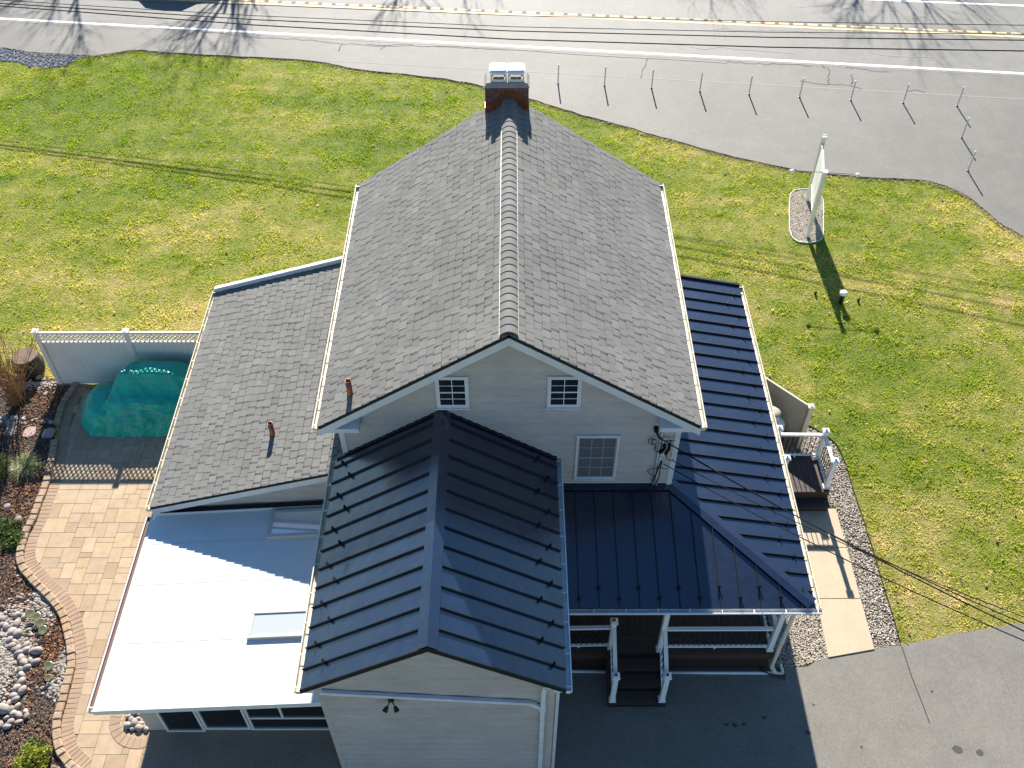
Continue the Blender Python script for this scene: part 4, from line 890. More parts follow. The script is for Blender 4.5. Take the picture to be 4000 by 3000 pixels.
# stairs: three treads down to the asphalt
st = MB(); T = .30; RS = DZ/4
for k in range(1, 4):
    zt = DZ-RS*k; yf = 10.275-T*k
    for j in range(2): st.box(2.06, 3.30, yf-.012+.152*j, yf-.012+.152*j+.148, zt-.03, zt)
stair = part(st, 'stairs', M['deck'])
mb = MB()
for k in range(0, 4): mb.box(2.08, 3.28, 10.275-T*k, 10.275-T*k+.02, max(.0, DZ-RS*(k+1)), DZ-RS*k-.031)
part(mb, 'stair_riser', M['black'], stair)  # risers coloured black for the shade between the treads
for xs_ in (2.055, 3.285):
    mb = MB(); mb.hexa([(xs_, 9.385, .02), (xs_+.02, 9.385, .02), (xs_+.02, 10.27, .02), (xs_, 10.27, .02), (xs_, 9.385, .16), (xs_+.02, 9.385, .16), (xs_+.02, 10.27, DZ-.03), (xs_, 10.27, DZ-.03)]); part(mb, 'stair_stringer', M['deckfascia'], stair)
newel(stair, 2.14, 9.46, RS, 1.10); newel(stair, 3.22, 9.46, RS, 1.10)
railing(stair, (2.14, 10.36), (2.14, 9.52), DZ+.03, RS+.13, .88); railing(stair, (3.22, 10.30), (3.22, 9.52), DZ+.03, RS+.13, .88)
# corner downspout with its little side pipe
mb = MB(); mb.beam((5.98, PY0-.04, PZ-.12), (5.80, 10.27, PZ-.5), .075, .06); mb.beam((5.80, 10.27, PZ-.46), (5.76, 10.24, .12), .075, .06, (0, 1, 0)); mb.beam((5.76, 10.25, .15), (5.84, 10.13, .06), .085, .07)
mb.tube([(5.72, 10.14, .05), (6.02, 10.13, .05)], .035, 10); mb.tube([(6.02, 10.13, .05), (5.99, 10.32, .12)], .035, 10)
part(mb, 'downspout', M['gutter'], bevel=.006)

# ---- side stoop
SZ = .55; mb = MB(); x_ = 5.74
while x_ < 7.98: mb.box(x_, min(x_+.134, 7.98), 14.93, 16.02, SZ-.025, SZ); x_ += .14
mb.box(5.74, 7.99, 14.78, 14.925, SZ-.025, SZ)
stoop = part(mb, 'stoop', M['deck'])
mb = MB(); mb.box(5.74, 7.98, 14.80, 14.815, .26, SZ-.03); mb.box(7.965, 7.98, 14.82, 16.0, 0, SZ-.03); mb.box(5.74, 7.98, 14.55, 14.565, 0, .24); part(mb, 'stoop_fascia', M['deckfascia'], stoop)
mb = MB(); mb.box(5.74, 7.99, 14.50, 14.645, .245, .27); mb.box(5.74, 7.99, 14.65, 14.795, .245, .27); part(mb, 'stoop_step', M['deck'], stoop)
for x_, y_ in ((7.90, 14.93), (7.88, 15.88), (6.72, 15.98), (6.73, 15.02)): newel(stoop, x_, y_, SZ, 1.06)
railing(stoop, (6.78, 15.92), (7.82, 15.90), SZ, SZ, .90); railing(stoop, (7.89, 15.82), (7.90, 15.0), SZ, SZ, .90); railing(stoop, (5.75, 15.02), (6.67, 15.02), SZ, SZ, .9)

# ---- chimney
ch_x0, ch_x1, cy0, cy1, czb, czt = -.63, .375, 20.18, 20.72, 7.2, 8.72
mb = MB(); mb.box(ch_x0+.01, ch_x1-.01, cy0+.01, cy1-.01, 0, czt-.01); chim = part(mb, 'chimney', M['mortar'])
def brickcourses(x0_, x1_, y0_, y1_, z0, z1):
    mb = MB(); z = z0; r = 0
    while z+.062 < z1+.01:
        for face in range(4):
            L = (x1_-x0_) if face in (0, 2) else (y1_-y0_); s_ = -.104 if r % 2 else 0.
            while s_ < L:
                a_, b_ = max(s_, 0), min(s_+.198, L)
                if b_-a_ > .03:
                    if face == 0: mb.box(x0_+a_, x0_+b_, y0_, y0_+.012, z, z+.058)
                    if face == 2: mb.box(x0_+a_, x0_+b_, y1_-.012, y1_, z, z+.058)
                    if face == 1: mb.box(x0_, x0_+.009, y0_+a_+.013, min(y0_+b_, y1_-.013), z, z+.058)
                    if face == 3: mb.box(x1_-.009, x1_, y0_+a_+.013, min(y0_+b_, y1_-.013), z, z+.058)
                s_ += .208
        z += .069; r += 1
    return mb
part(brickcourses(ch_x0, ch_x1, cy0, cy1, czt-.069*16, czt), 'brickwork', M['brick'], chim)
mb = MB(); mb.hexa([(ch_x0-.02, cy0-.02, czt), (ch_x1+.02, cy0-.02, czt), (ch_x1+.02, cy1+.02, czt), (ch_x0-.02, cy1+.02, czt), (ch_x0+.04, cy0+.05, czt+.09), (ch_x1-.04, cy0+.05, czt+.09), (ch_x1-.04, cy1-.03, czt+.09), (ch_x0+.04, cy1-.03, czt+.09)]); part(mb, 'mortar_crown', M['mortar'], chim)
mb = MB()
for sgn in (-1, 1):
    cxm = HX; xe = ch_x0-.0 if sgn < 0 else ch_x1; a = Vector((cxm, cy0-.018, RZ+.06)); b = Vector((xe, cy0-.018, zmain(xe)+.03)); u_ = Vector((0, 0, .19)); o = Vector((0, .012, 0)); mb.hexa([a, b, b+o, a+o, a+u_, b+u_, b+u_+o, a+u_+o])
    a2 = a+Vector((0, -.07, -.035)); b2 = b+Vector((0, -.07, -.018)); mb.add([a2, b2, b, a], [(0, 1, 2, 3)])
    xs_ = xe+sgn*.004; mb.box(min(xs_, xs_+sgn*.006), max(xs_, xs_+sgn*.006), cy0-.01, 20.42, zmain(xe)+.01, zmain(xe)+.17)
part(mb, 'copper_flashing', M['copper'], chim)
for k, (xa, xb) in enumerate(((-.50, -.135), (-.105, .26))):
    z0 = czt+.08; zc = z0+.24; mb = MB(); ya, yb = cy0+.09, cy1-.08
    for q in ((xa, xa+.03, ya, ya+.03), (xb-.03, xb, ya, ya+.03), (xa, xa+.03, yb-.03, yb), (xb-.03, xb, yb-.03, yb)): mb.box(*q, z0, zc)
    for yy in (ya, yb-.012): mb.box(xa+.03, xb-.03, yy, yy+.012, z0, z0+.07); mb.box(xa+.03, xb-.03, yy, yy+.012, zc-.055, zc)
    for xx_ in (xa, xb-.012): mb.box(xx_, xx_+.012, ya+.03, yb-.03, z0, z0+.07); mb.box(xx_, xx_+.012, ya+.03, yb-.03, zc-.055, zc)
    cap = mb.build('chimney_cap', M['steel'], chim)
    mb = MB(); c = ((xa+xb)/2, (ya+yb)/2); o = .035; n_ = 10
    # domed lid
    rings = [(1., 0.), (1., .02), (.8, .055), (.45, .078), (.0, .088)]; vs = []; fs = []
    for s_, h_ in rings:
        for i in range(24):
            t = 6.2832*i/24; cx_ = math.copysign(abs(math.cos(t))**.35, math.cos(t)); cy_ = math.copysign(abs(math.sin(t))**.35, math.sin(t)); vs.append((c[0]+cx_*s_*((xb-xa)/2+o), c[1]+cy_*s_*((yb-ya)/2+o), zc+h_))
    for j in range(len(rings)-1):
        for i in range(24): a_ = j*24+i; b_ = j*24+(i+1) % 24; fs.append((a_, b_, b_+24, a_+24))
    fs.append(tuple(range(24))[::-1]); mb.add(vs, fs); mb.build('cap_lid', M['steel'], cap)
    mb = MB(); mb.box(xa+.06, xb-.06, ya+.06, yb-.06, z0-.02, z0+.06); mb.build('flue_tile', M['mortar'], cap)

# ---- service mast with conduit and weatherheads
mb = MB(); f = WY-.06
mb.tube([(3.04, f, 3.72), (3.04, f-.01, 4.7)], .032, 10); mb.tube([(3.04, f-.01, 4.7), (3.04, f-.02, 4.80), (3.05, f-.10, 4.86)], .04, 10)
mb.tube([(2.975, f, 3.72), (2.985, f-.01, 5.45)], .02, 8); mast = part(mb, 'service_mast', M['trim'], smooth=True)
mb = MB()
mb.box(2.82, 2.90, f-.05, f+.05, 5.50, 5.60); mb.tube([(2.86, f-.02, 5.50), (2.92, f-.05, 5.36), (3.02, f-.08, 5.28)], .02, 6)
rr = random.Random(5)
for cx_, cz_ in ((2.78, 5.22), (2.84, 5.20)): mb.tube([(cx_+.05*math.cos(t*.5), f-.02-.004*t, cz_+.075*math.sin(t*.5)) for t in range(14)], .008, 5)
mb.tube([(3.0, f-.06, 4.86), (3.08, f-.05, 4.99), (3.07, f-.04, 5.10)], .033, 8); mb.tube([(3.11, f-.06, 4.82), (3.17, f-.06, 4.98), (3.17, f-.04, 5.12)], .033, 8)
mb.tube([(3.17, f-.04, 5.10), (3.19, f-.04, 5.22), (3.26, f-.05, 5.24)], .010, 6); mb.tube([(3.05, f-.04, 5.10), (3.08, f-.04, 5.22), (3.20, f-.05, 5.26)], .010, 6)
mb.tube([(2.9, f-.04, 5.08), (2.88, f-.04, 4.95), (2.94, f-.05, 4.88), (3.0, f-.05, 4.93), (3.0, f-.05, 5.2)], .011, 6)
mb.tube([(3.06, f-.05, 4.60), (3.03, f-.05, 4.4), (2.99, f-.05, 4.1), (2.93, f-.04, 3.72)], .013, 6); mb.tube([(3.08, f-.05, 4.55), (3.06, f-.05, 4.3), (3.07, f-.05, 4.05), (3.02, f-.04, 3.72)], .011, 6)
mb.tube([(3.0, f-.05, 4.05), (2.84, f-.06, 4.18), (2.80, f-.07, 4.28), (2.88, f-.08, 4.37), (3.04, f-.09, 4.42), (3.2, f-.12, 4.40)], .009, 6)
mb.tube([(3.14, f-.05, 4.86), (3.15, f-.07, 4.70), (3.22, f-.10, 4.66), (3.28, f-.14, 4.74)], .009, 6)
mb.build('service_cable', M['wire'], mast)
mb = MB(); mb.box(3.02, 3.12, f-.03, f+.03, 5.14, 5.30); mb.build('junction_plate', M['trim'], mast)

# ================================================================== THINGS
# ---- left privacy fence with lattice top
def fence_post(parent, x_, y_, h, m, r=.065):
    mb = MB(); mb.box(x_-r, x_+r, y_-r, y_+r, -.03, h); p = mb.build('post', m, parent, bevel=.006)
    mb = MB(); c = r+.02; mb.hexa([(x_-c, y_-c, h), (x_+c, y_-c, h), (x_+c, y_+c, h), (x_-c, y_+c, h), (x_-c, y_-c, h+.03), (x_+c, y_-c, h+.03), (x_+c, y_+c, h+.03), (x_-c, y_+c, h+.03)]); mb.hexa([(x_-c, y_-c, h+.0301), (x_+c, y_-c, h+.0301), (x_+c, y_+c, h+.0301), (x_-c, y_+c, h+.0301), (x_-.01, y_-.01, h+.055), (x_+.01, y_-.01, h+.055), (x_+.01, y_+.01, h+.055), (x_-.01, y_+.01, h+.055)]); mb.build('post_cap', m, p)
fe = empty('privacy_fence', (-10.5, 19.05, 0), 'white vinyl privacy fence with lattice top behind the green tarp', 'fence')
FYf = 19.08
for x_ in (-12.95, -10.5): fence_post(fe, x_, FYf, 2.08, M['vinyl'])
fence_post(fe, -8.05, FYf, 2.08, M['vinyl'])
for x0_, x1_ in ((-12.88, -10.57), (-10.43, -8.12)):
    for hy_, za_, zb_ in ((.03, 1.99, 2.06), (.025, 1.60, 1.70), (.03, .05, .18)): mb = MB(); mb.box(x0_, x1_, FYf-hy_, FYf+hy_, za_, zb_); mb.build('fence_rail', M['vinyl'], fe)
    mb = MB(); n_ = int((x1_-x0_)/.155); w = (x1_-x0_)/n_
    for i in range(n_): mb.box(x0_+i*w+.003, x0_+(i+1)*w-.003, FYf-.012, FYf+.012, .18, 1.60)
    mb.box(x0_, x1_, FYf-.006, FYf+.006, .18, 1.60); mb.build('fence_panel', M['vinyl'], fe)
    mb = MB(); zb, zt_ = 1.70, 1.99; H_ = zt_-zb; t = x0_-H_
    while t < x1_:
        for s_ in (1, -1):
            xa, xb = t, t+H_; za, zc_ = (zb, zt_) if s_ > 0 else (zt_, zb)
            if xb > x0_ and xa < x1_:
                if xa < x0_: za += (zc_-za)*(x0_-xa)/(xb-xa); xa = x0_
                if xb > x1_: zc_ = za+(zc_-za)*(x1_-xa)/(xb-xa); xb = x1_
                mb.beam((xa, FYf+.006*s_, za), (xb, FYf+.006*s_, zc_), .01, .033, (0, 0, 1))
        t += .125
    mb.build('lattice', M['vinyl'], fe)
# ---- right privacy fence, solid, diagonal
rf = empty('privacy_fence', (7.1, 17.0, 0), 'solid tan vinyl fence with one white post beside the side stoop', 'fence')
fence_post(rf, 7.66, 16.66, 1.66, M['fence_tan'])
A_ = Vector((7.60, 16.72, 0)); B_ = Vector((6.0, 18.9, 0)); A_ = Vector((7.61, 16.73, 0)); td = (atz(2976, 1470, 1.6)-A_); td.z = 0; td.normalize(); B_ = A_+td*2.4
for z_, h_ in ((1.60, .09), (.1, .12)): mb = MB(); mb.beam(A_+Vector((0, 0, z_)), B_+Vector((0, 0, z_)), .05, h_); mb.build('fence_rail', M['fence_tan'], rf)
mb = MB(); k = 16
for i in range(k): a_ = A_.lerp(B_, (i+.03)/k); b_ = A_.lerp(B_, (i+.97)/k); mb.beam(a_+Vector((0, 0, .86)), b_+Vector((0, 0, .86)), .024, 1.40)
mb.beam(A_+Vector((0, 0, .86)), B_+Vector((0, 0, .86)), .018, 1.40); mb.build('fence_panel', M['fence_tan'], rf)
# ---- propane tank
tk = empty('gas_tank', (6.82, 16.70, 0), 'upright grey white gas tank with beige lid behind stoop railing', 'tank')
mb = MB(); mb.lathe((6.82, 16.70, 0), [(.25, 0), (.31, .05), (.31, .85), (.29, 1.0), (.22, 1.10), (.12, 1.14)], 28); mb.build('tank_body', M['tank'], tk, smooth=True)
mb = MB(); mb.lathe((6.78, 16.80, 1.12), [(.185, 0), (.185, .15), (.175, .155)], 24); mb.build('valve_collar', M['tank'], tk, smooth=False)
mb = MB(); mb.lathe((6.78, 16.80, 1.265), [(.20, 0), (.205, .03), (.18, .065), (.08, .08), (.01, .082)], 24); mb.build('tank_lid', M['tanklid'], tk, smooth=True)
# ---- splash board
mb = MB(); c0 = [atz(2972, 2603, .06), atz(2975, 2622, .10), atz(3068, 2652, .06), atz(3066, 2615, .05)]; mb.slab([c0[0], c0[1], c0[2], c0[3]], .03); tag(mb.build('splash_board', M['deck']), 'dark brown board on the asphalt under the porch corner downspout', 'board')

# ---- green tarp over garden furniture
def tarp():
    nx, ny = 48, 40; x0, x1, y0, y1 = -12.05, -8.0, 16.95, 19.0; vs = []; fs = []
    def sm(a, b, t): t = max(0, min(1, (t-a)/(b-a))); return t*t*(3-2*t)
    for j in range(ny+1):
        for i in range(nx+1):
            x_ = x0+(x1-x0)*i/nx; y_ = y0+(y1-y0)*j/ny
            e = .05*noise.noise(Vector((x_*2.2, 0, 1)))+.04*noise.noise(Vector((x_*6, 2, 1)))
            fy = max(0, min(1, (y_-17.12-e)/(.46-e*.5)))**.7*(1-sm(18.72, 18.92, y_))
            e2 = .06*noise.noise(Vector((y_*2.6, 5, 1)))
            xl_ = .55*sm(17.7, 18.8, y_); main_ = (sm(-11.45+e2+xl_, -10.95+e2+xl_, x_)**.7)*fy*(.82+.47*max(0, min(1, (y_-17.8)/.45))**1.5+.03*math.sin(x_*2.3)-.24*sm(-9.3, -8.4, x_))
            lobe = .80*max(0., 1-((x_+11.25)/(.68+e2*.5))**2-((y_-18.0)/.85)**2)**.45
            z_ = max(main_, lobe)
            z_ += (.028*noise.noise(Vector((x_*1.7, y_*2.4, 3)))-.07*abs(noise.noise(Vector((x_*2.4+y_*1.5, y_*2.2, 7)))))*min(1, z_*2)
            # sagging folds on the front skirt
            pull = .07*noise.noise(Vector((x_*2.2+z_*2, z_*2.0, 9)))+.10*abs(noise.noise(Vector((x_*2.6+z_*3, z_*3-x_*.8, 2)))); dy = -pull*(1-sm(17.3, 17.7, y_)); dx = .08*noise.noise(Vector((z_*3, y_*3, 4)))*(1-sm(-11.3, -10.9, x_))
            vs.append((x_+dx, y_+dy, max(z_, .0)+.032))
    for j in range(ny):
        for i in range(nx):
            a = j*(nx+1)+i; q = (a, a+1, a+nx+2, a+nx+1)
            if max(vs[k][2] for k in q) > .04: fs.append(q)
    mb = MB(); mb.add(vs, fs); o = mb.build('covered_furniture', M['tarp'], smooth=False)
    return tag(o, 'bulky garden furniture wrapped in a green tarp on the patio', 'tarp')
tarp()
# ---- barrel
c = atz(88, 1478); c = Vector((-13.75, 19.75, 0)); 
ct = atz(95, 1392, .62)
bl = empty('barrel', (ct.x, ct.y, 0), 'round dark ribbed barrel with weathered wooden lid behind the twiggy shrub', 'barrel')
mb = MB(); pr_ = [(.33, 0)]
for i in range(9): pr_ += [(.36+.04*math.sin(i*.4), .02+i*.065), (.385+.04*math.sin(i*.4), .05+i*.065), (.36+.04*math.sin(i*.4), .075+i*.065)]
pr_ += [(.33, .62)]; mb.lathe((ct.x, ct.y, 0), pr_, 30); mb.build('drum', M['barrel_side'], bl, smooth=True)
mb = MB(); mb.lathe((ct.x, ct.y, .62), [(.345, 0), (.35, .02), (.34, .035)], 30); mb.build('lid', M['barrel_top'], bl)
# ---- thin stake beside the fence post
mb = MB(); q = atz(167, 1290, 2.0); mb.tube([(q.x, 19.3, 0), (q.x-.12, 19.35, 2.55)], .012, 6); mb.lathe((q.x-.12, 19.35, 2.53), [(.02, 0), (.03, .03), (.01, .05)], 8)
tag(mb.build('stake', M['lamp_top']), 'thin leaning metal stake behind the left fence post', 'stake')

# ---- garden plants
def leafcloud(n, c, r, size, sq=.7):
    P = rng.normal(0, 1, (n, 3)); P /= np.linalg.norm(P, axis=1)[:, None]; rad = rng.uniform(.35, 1, (n, 1))**.5; bump = 1+.25*np.sin(P[:, :1]*5+1)*np.cos(P[:, 1:2]*4)
    Q = P*rad*bump*np.array([r, r, r*sq])+np.array([c[0], c[1], c[2]+r*sq*.8]); Q = Q[Q[:, 2] > .02]; n = len(Q)
    a = rng.normal(0, 1, (n, 3)); a /= np.linalg.norm(a, axis=1)[:, None]; b_ = np.cross(a, rng.normal(0, 1, (n, 3))); b_ /= np.linalg.norm(b_, axis=1)[:, None]; s_ = rng.uniform(size*.6, size, (n, 1))
    V = np.stack([Q-a*s_, Q+b_*s_*.45, Q+a*s_, Q-b_*s_*.45], 1); return V.reshape(-1, 3), np.arange(n*4).reshape(n, 4)
def shrub(px, py, r, n, size, m, label, cat, sq=.7, name='shrub'):
    c = atz(px, py); root = empty(name, (c.x, c.y, .01), label, cat); V, F = leafcloud(n, (c.x, c.y, 0), r, size, sq); npmesh('foliage', V, F, m, root)
    mb = MB()
    for i in range(7): a = random.uniform(0, 6.28); mb.tube([(c.x, c.y, 0), (c.x+math.cos(a)*r*.3, c.y+math.sin(a)*r*.3, r*.4), (c.x+math.cos(a)*r*.6, c.y+math.sin(a)*r*.6, r*.8*sq)], [.012, .008, .004], 5, False)
    mb.build('stem', M['bark'], root)
shrub(-12, 1850, .42, 3200, .035, M['leafgreen'], 'rounded olive green shrub cut by the left picture edge', 'shrub', .9)
shrub(30, 2075, .34, 900, .05, M['leafgreen'], 'low green leafy plant beside the pale rock and path light', 'plant', .35, 'ground_plant')
shrub(60, 2120, .30, 700, .05, M['leafgreen'], 'low green leafy plant nearest the curving stone wall', 'plant', .35, 'ground_plant')
shrub(140, 2985, .36, 2200, .045, M['leafyellow'], 'bright lime green shrub at the bottom left of the bed', 'shrub', .6)
shrub(135, 2925, .22, 700, .04, M['leafgreen'], 'faded olive plant just above the lime green shrub', 'plant', .5, 'ground_plant')
shrub(200, 2700, .05, 60, .03, M['leafgreen'], 'tiny green sprig between the river stones and the wall', 'plant', .5, 'ground_plant')
c = atz(100, 1830); root = empty('ornamental_grass', (c.x, c.y, 0), 'spiky clump of green and cream striped grass by the patio wall', 'grass clump')
vs = []; fs = []
for i in range(520):
    a = random.uniform(0, 6.283); L = random.uniform(.28, .55); el = random.uniform(.35, 1.35); w = random.uniform(.005, .010); base = Vector((c.x+random.gauss(0, .05), c.y+random.gauss(0, .05), .01)); d0 = Vector((math.cos(a)*math.cos(el), math.sin(a)*math.cos(el), math.sin(el))); sd = Vector((-math.sin(a), math.cos(a), 0)); o = len(vs)
    for k in range(5): t = k/4; p = base+d0*L*t+Vector((math.cos(a)*.12*t*t, math.sin(a)*.12*t*t, -.30*t*t*L*1.4)); ww = w*(1-t*.8); vs += [p-sd*ww, p+sd*ww]
    for k in range(4): fs.append((o+2*k, o+2*k+1, o+2*k+3, o+2*k+2))
mb = MB(); mb.add(vs, fs); mb.build('grass_blades', M['grassclump'], root)
# bare twiggy shrub
c = atz(72, 1575); root = empty('bare_shrub', (c.x, c.y, 0), 'tall leafless shrub of upright orange brown stems beside the barrel', 'shrub')
mb = MB(); mt = MB(); rs = random.Random(11)
for i in range(75):
    a = rs.uniform(0, 6.283); le = rs.uniform(.1, 1.15); H_ = rs.uniform(1.3, 2.5); b0 = Vector((c.x+rs.gauss(0, .09), c.y+rs.gauss(0, .09), 0)); pts = []
    for k in range(7):
        t = k/6; pts.append(b0+Vector((math.cos(a)*le*t**1.3+rs.gauss(0, .012), math.sin(a)*le*t**1.3*.8+rs.gauss(0, .012), H_*t)))
    mb.tube(pts, [.009*(1-.7*k/6)+.003 for k in range(7)], 5, False)
    for j in range(7):
        k = rs.randint(2, 5); p = pts[k].lerp(pts[k+1], rs.random()); aa = rs.uniform(0, 6.28); l = rs.uniform(.12, .4); q = p+Vector((math.cos(aa)*l*.45, math.sin(aa)*l*.45, l*.9)); mt.tube([p, (p+q)/2+Vector((rs.gauss(0, .01), rs.gauss(0, .01), 0)), q], [.006, .005, .004], 4, False)
mb.build('stem', M['twig'], root); mt.build('twig', M['twig'], root)
# glass-like discs
dl = [('first and leftmost of the four mossy discs in a row', 118, 2398), ('second of the four mossy discs in a row', 146, 2412), ('third of the four mossy discs in a row', 159, 2434), ('fourth disc of the row, largest and nearest the wall', 168, 2462)]
dproto = None
for lb, px, py in dl+[('lone upright mossy disc beside the pebbles', 190, 2602), ('small mossy disc just below the lone one', 186, 2645)]:
    p = atz(px, py, .18)
    if dproto is None:
        dproto = empty('garden_ornament', (0, 0, 0), lb, 'garden ornament', 'mossy round discs on stakes')
        mb = MB(); n_ = 18; t = .35
        mb.lathe((0, 0, 0), [(.105, 0), (.11, .012), (.10, .022), (.03, .016)], n_); d_ = mb.build('disc', M['disc'], dproto, smooth=False); d_.location = (0, 0, .18); d_.rotation_euler = (.35, 0, 0)
        mb = MB(); mb.tube([(0, 0, 0), (0, 0, .18)], .006, 6); mb.build('stake', M['black'], dproto); o = dproto
    else: o = copy_tree(dproto)
    o.location = (p.x, p.y, .01); o.rotation_euler = (0, 0, random.uniform(-.5, .5)); o['label'] = lb; 
    if 'small' in lb: o.scale = (.75, .75, .75)
# path lights
pl = None
for lb, px, py in (('solar path light in the shade beside the fence', 180, 1538), ('solar path light in the sun near the pale rock', 27, 1977)):
    p = atz(px, py, .36)
    if pl is None:
        pl = empty('path_light', (0, 0, 0), lb, 'path light', 'path lights in the garden bed')
        mb = MB(); mb.lathe((0, 0, .30), [(.03, 0), (.045, .05), (.085, .055), (.085, .065), (.06, .085), (.01, .09)], 18); mb.build('lamp_head', M['lamp_top'], pl); mb = MB(); mb.tube([(0, 0, 0), (0, 0, .31)], .009, 6); mb.build('stake', M['black'], pl); o = pl
    else: o = copy_tree(pl)
    o.location = (p.x, p.y, 0); o['label'] = lb

# ---- sign in its gravel island
sheet('sign_island', island, .006, M['gravel_base']); P = scatter(island, 16000, .01)
tag(pebbles('island_gravel', P, .018, .045, M['gravel']), 'brownish gravel inside the oval island under the sign', 'gravel', kind='stuff')
mb = MB(); ribbon(mb, island, .012, 0, .055); tag(mb.build('island_edging', M['steel']), 'oval metal edging strip around the gravel under the sign', 'edging')
sg = empty('sign', (9.97, 26.6, 0), 'two post cream road sign seen edge on in its gravel island', 'sign')
PA = Vector((9.78, 25.68, 0)); PB = Vector((10.18, 27.65, 0)); SH = 2.55
for p in (PA, PB):
    mb = MB(); mb.box(p.x-.065, p.x+.065, p.y-.065, p.y+.065, -.02, SH); q = mb.build('post', M['signpost'], sg, bevel=.008)
    mb = MB(); mb.box(p.x-.08, p.x+.08, p.y-.08, p.y+.08, SH, SH+.04); mb.build('post_cap', M['stubwhite'], q)
    mb = MB(); mb.box(p.x+.066, p.x+.085, p.y-.04, p.y+.04, .28, .42); mb.build('post_bracket', M['lamp_top'], q)
dS = (PB-PA).normalized(); nS = Vector((dS.y, -dS.x, 0))
mb = MB(); a_ = PA+dS*.07; b_ = PB-dS*.07; U_ = Vector((0, 0, 1))
mb.beam(a_+U_*1.55, b_+U_*1.55, .04, 1.50); mb.build('sign_panel', M['signpanel'], sg)
for z_ in (.78, 2.32): mb = MB(); mb.beam(a_+U_*z_, b_+U_*z_, .06, .06); mb.build('panel_frame', M['signpost'], sg)
mb = MB(); cN = PA+U_*(SH-.02); mb.tube([cN-Vector((1.0, -.12, 0)), cN+Vector((1.0, -.1, 0))], .012, 8); br = mb.build('lamp_bar', M['lamp_top'], sg)
for sgn in (-1, 1):
    mb = MB(); q = cN+Vector((sgn*1.0, -sgn*.11, -.03)); mb.lathe(tuple(q-U_*.03), [(.03, 0), (.075, .02), (.08, .05), (.045, .09), (.015, .10)], 14); mb.build('sign_lamp', M['stubwhite'], br, smooth=True)
# ---- capped pipe
c = Vector((10.14, 22.43, 0)); st_ = empty('capped_pipe', c, 'short black pipe with round white cap on the right lawn', 'pipe')
mb = MB(); mb.lathe(tuple(c), [(.075, 0), (.075, .36)], 16); mb.build('pipe', M['black'], st_, smooth=False)
mb = MB(); mb.lathe(tuple(c+Vector((0, 0, .34))), [(.085, 0), (.115, .02), (.115, .075), (.10, .10), (.03, .115)], 18); mb.build('pipe_cap', M['stubwhite'], st_, smooth=True)
mb = MB(); mb.tube([(c.x+.1, c.y-.05, 0), (c.x+.12, c.y-.05, .06), (c.x+.19, c.y-.04, .08), (c.x+.22, c.y-.03, 0)], .008, 5); mb.build('cable', M['stubwhite'], st_)
# small valve stubs either side
for px, py, lb in ((3184, 1150, 'tiny dark stub left of the capped pipe'), (3352, 1178, 'tiny dark stub right of the capped pipe')):
    p = atz(px, py); mb = MB(); mb.lathe((p.x, p.y, 0), [(.035, 0), (.04, .10), (.03, .13), (.01, .14)], 10); tag(mb.build('pipe_stub', M['black']), lb, 'pipe')
# ---- delineator posts
dpos = [(1.82, 35.32), (3.66, 35.15), (5.51, 34.94), (7.39, 34.71), (9.29, 34.48), (11.23, 34.26), (13.18, 34.03), (15.16, 33.80), (17.18, 33.57), (16.68, 31.41), (16.24, 29.30)]
M['dpost'] = mat('grey_delineator', (.62, .59, .55), .5, .4)
ords = ['nearest the chimney', 'second from the chimney', 'third from the chimney', 'fourth from the chimney', 'fifth from the chimney', 'sixth from the chimney', 'seventh from the chimney', 'eighth from the chimney', 'at the right hand corner of the row', 'just below the corner post', 'nearest the sign side, last of the turned row']
proto = empty('marker_post', (0, 0, 0), 'x', 'post', 'marker posts standing on the asphalt lot')
mb = MB(); mb.lathe((0, 0, 0), [(.026, 0), (.026, .78), (.02, .80)], 10); mb.build('shaft', M['dpost'], proto); mb = MB(); mb.lathe((0, 0, .79), [(.03, 0), (.034, .02), (.02, .045), (.005, .05)], 10); mb.build('post_top', M['stubwhite'], proto); mb = MB(); mb.lathe((0, 0, 0), [(.05, 0), (.045, .02), (.03, .025)], 12); mb.build('post_foot', M['black'], proto)
for i, (x_, y_) in enumerate(dpos):
    o = proto if i == 0 else copy_tree(proto); o.location = (x_, y_, .05); o['label'] = 'slim grey marker post '+ords[i]

# ---- overhead lines
def wire(px, r, label, z0=2.9, z1=4.7, name='power_line'):
    P0 = atz(*px[0], z0); P1 = atz(*px[-1], z1); d_ = (P1-P0); n_ = Vector((-d_.y, d_.x, 0)).normalized(); pts = []
    for q in px:
        v = Vector(ray(*q)); k = n_.dot(P0)/n_.dot(v); pts.append(Vector((0, 0, CAMH))+v*k)
    d0 = (pts[1]-pts[0]).normalized(); d1 = (pts[-1]-pts[-2]).normalized(); pts = [pts[0]-d0*12]+pts+[pts[-1]+d1*12]
    mb = MB(); mb.tube(pts, r, 6); return tag(mb.build(name, M['wire'], smooth=True), label, 'wire', 'overhead wires along the road')
sp = lambda l: [(i*1000, y) for i, y in enumerate(l)]
wire(sp([23, 98, 172, 217, 248][0:5]) if False else [(0, 23), (500, 61), (1000, 98), (2000, 153.5), (3000, 184), (4000, 199)], .020, 'lowest and thickest black cable over the road')
wire([(0, 13), (500, 45), (1000, 77), (2000, 121), (3000, 145.5), (4000, 157)], .018, 'second thick black cable above the lowest one')
wire([(0, 0), (500, 32), (1000, 61.5), (2000, 104.5), (3000, 125.7), (4000, 133)], .012, 'thin wire just above the two thick cables')
wire([(-400, -30), (500, 2), (1000, 19.5), (2000, 60.5), (3000, 85), (4000, 98.5)], .012, 'topmost thin wire following the yellow centre line')
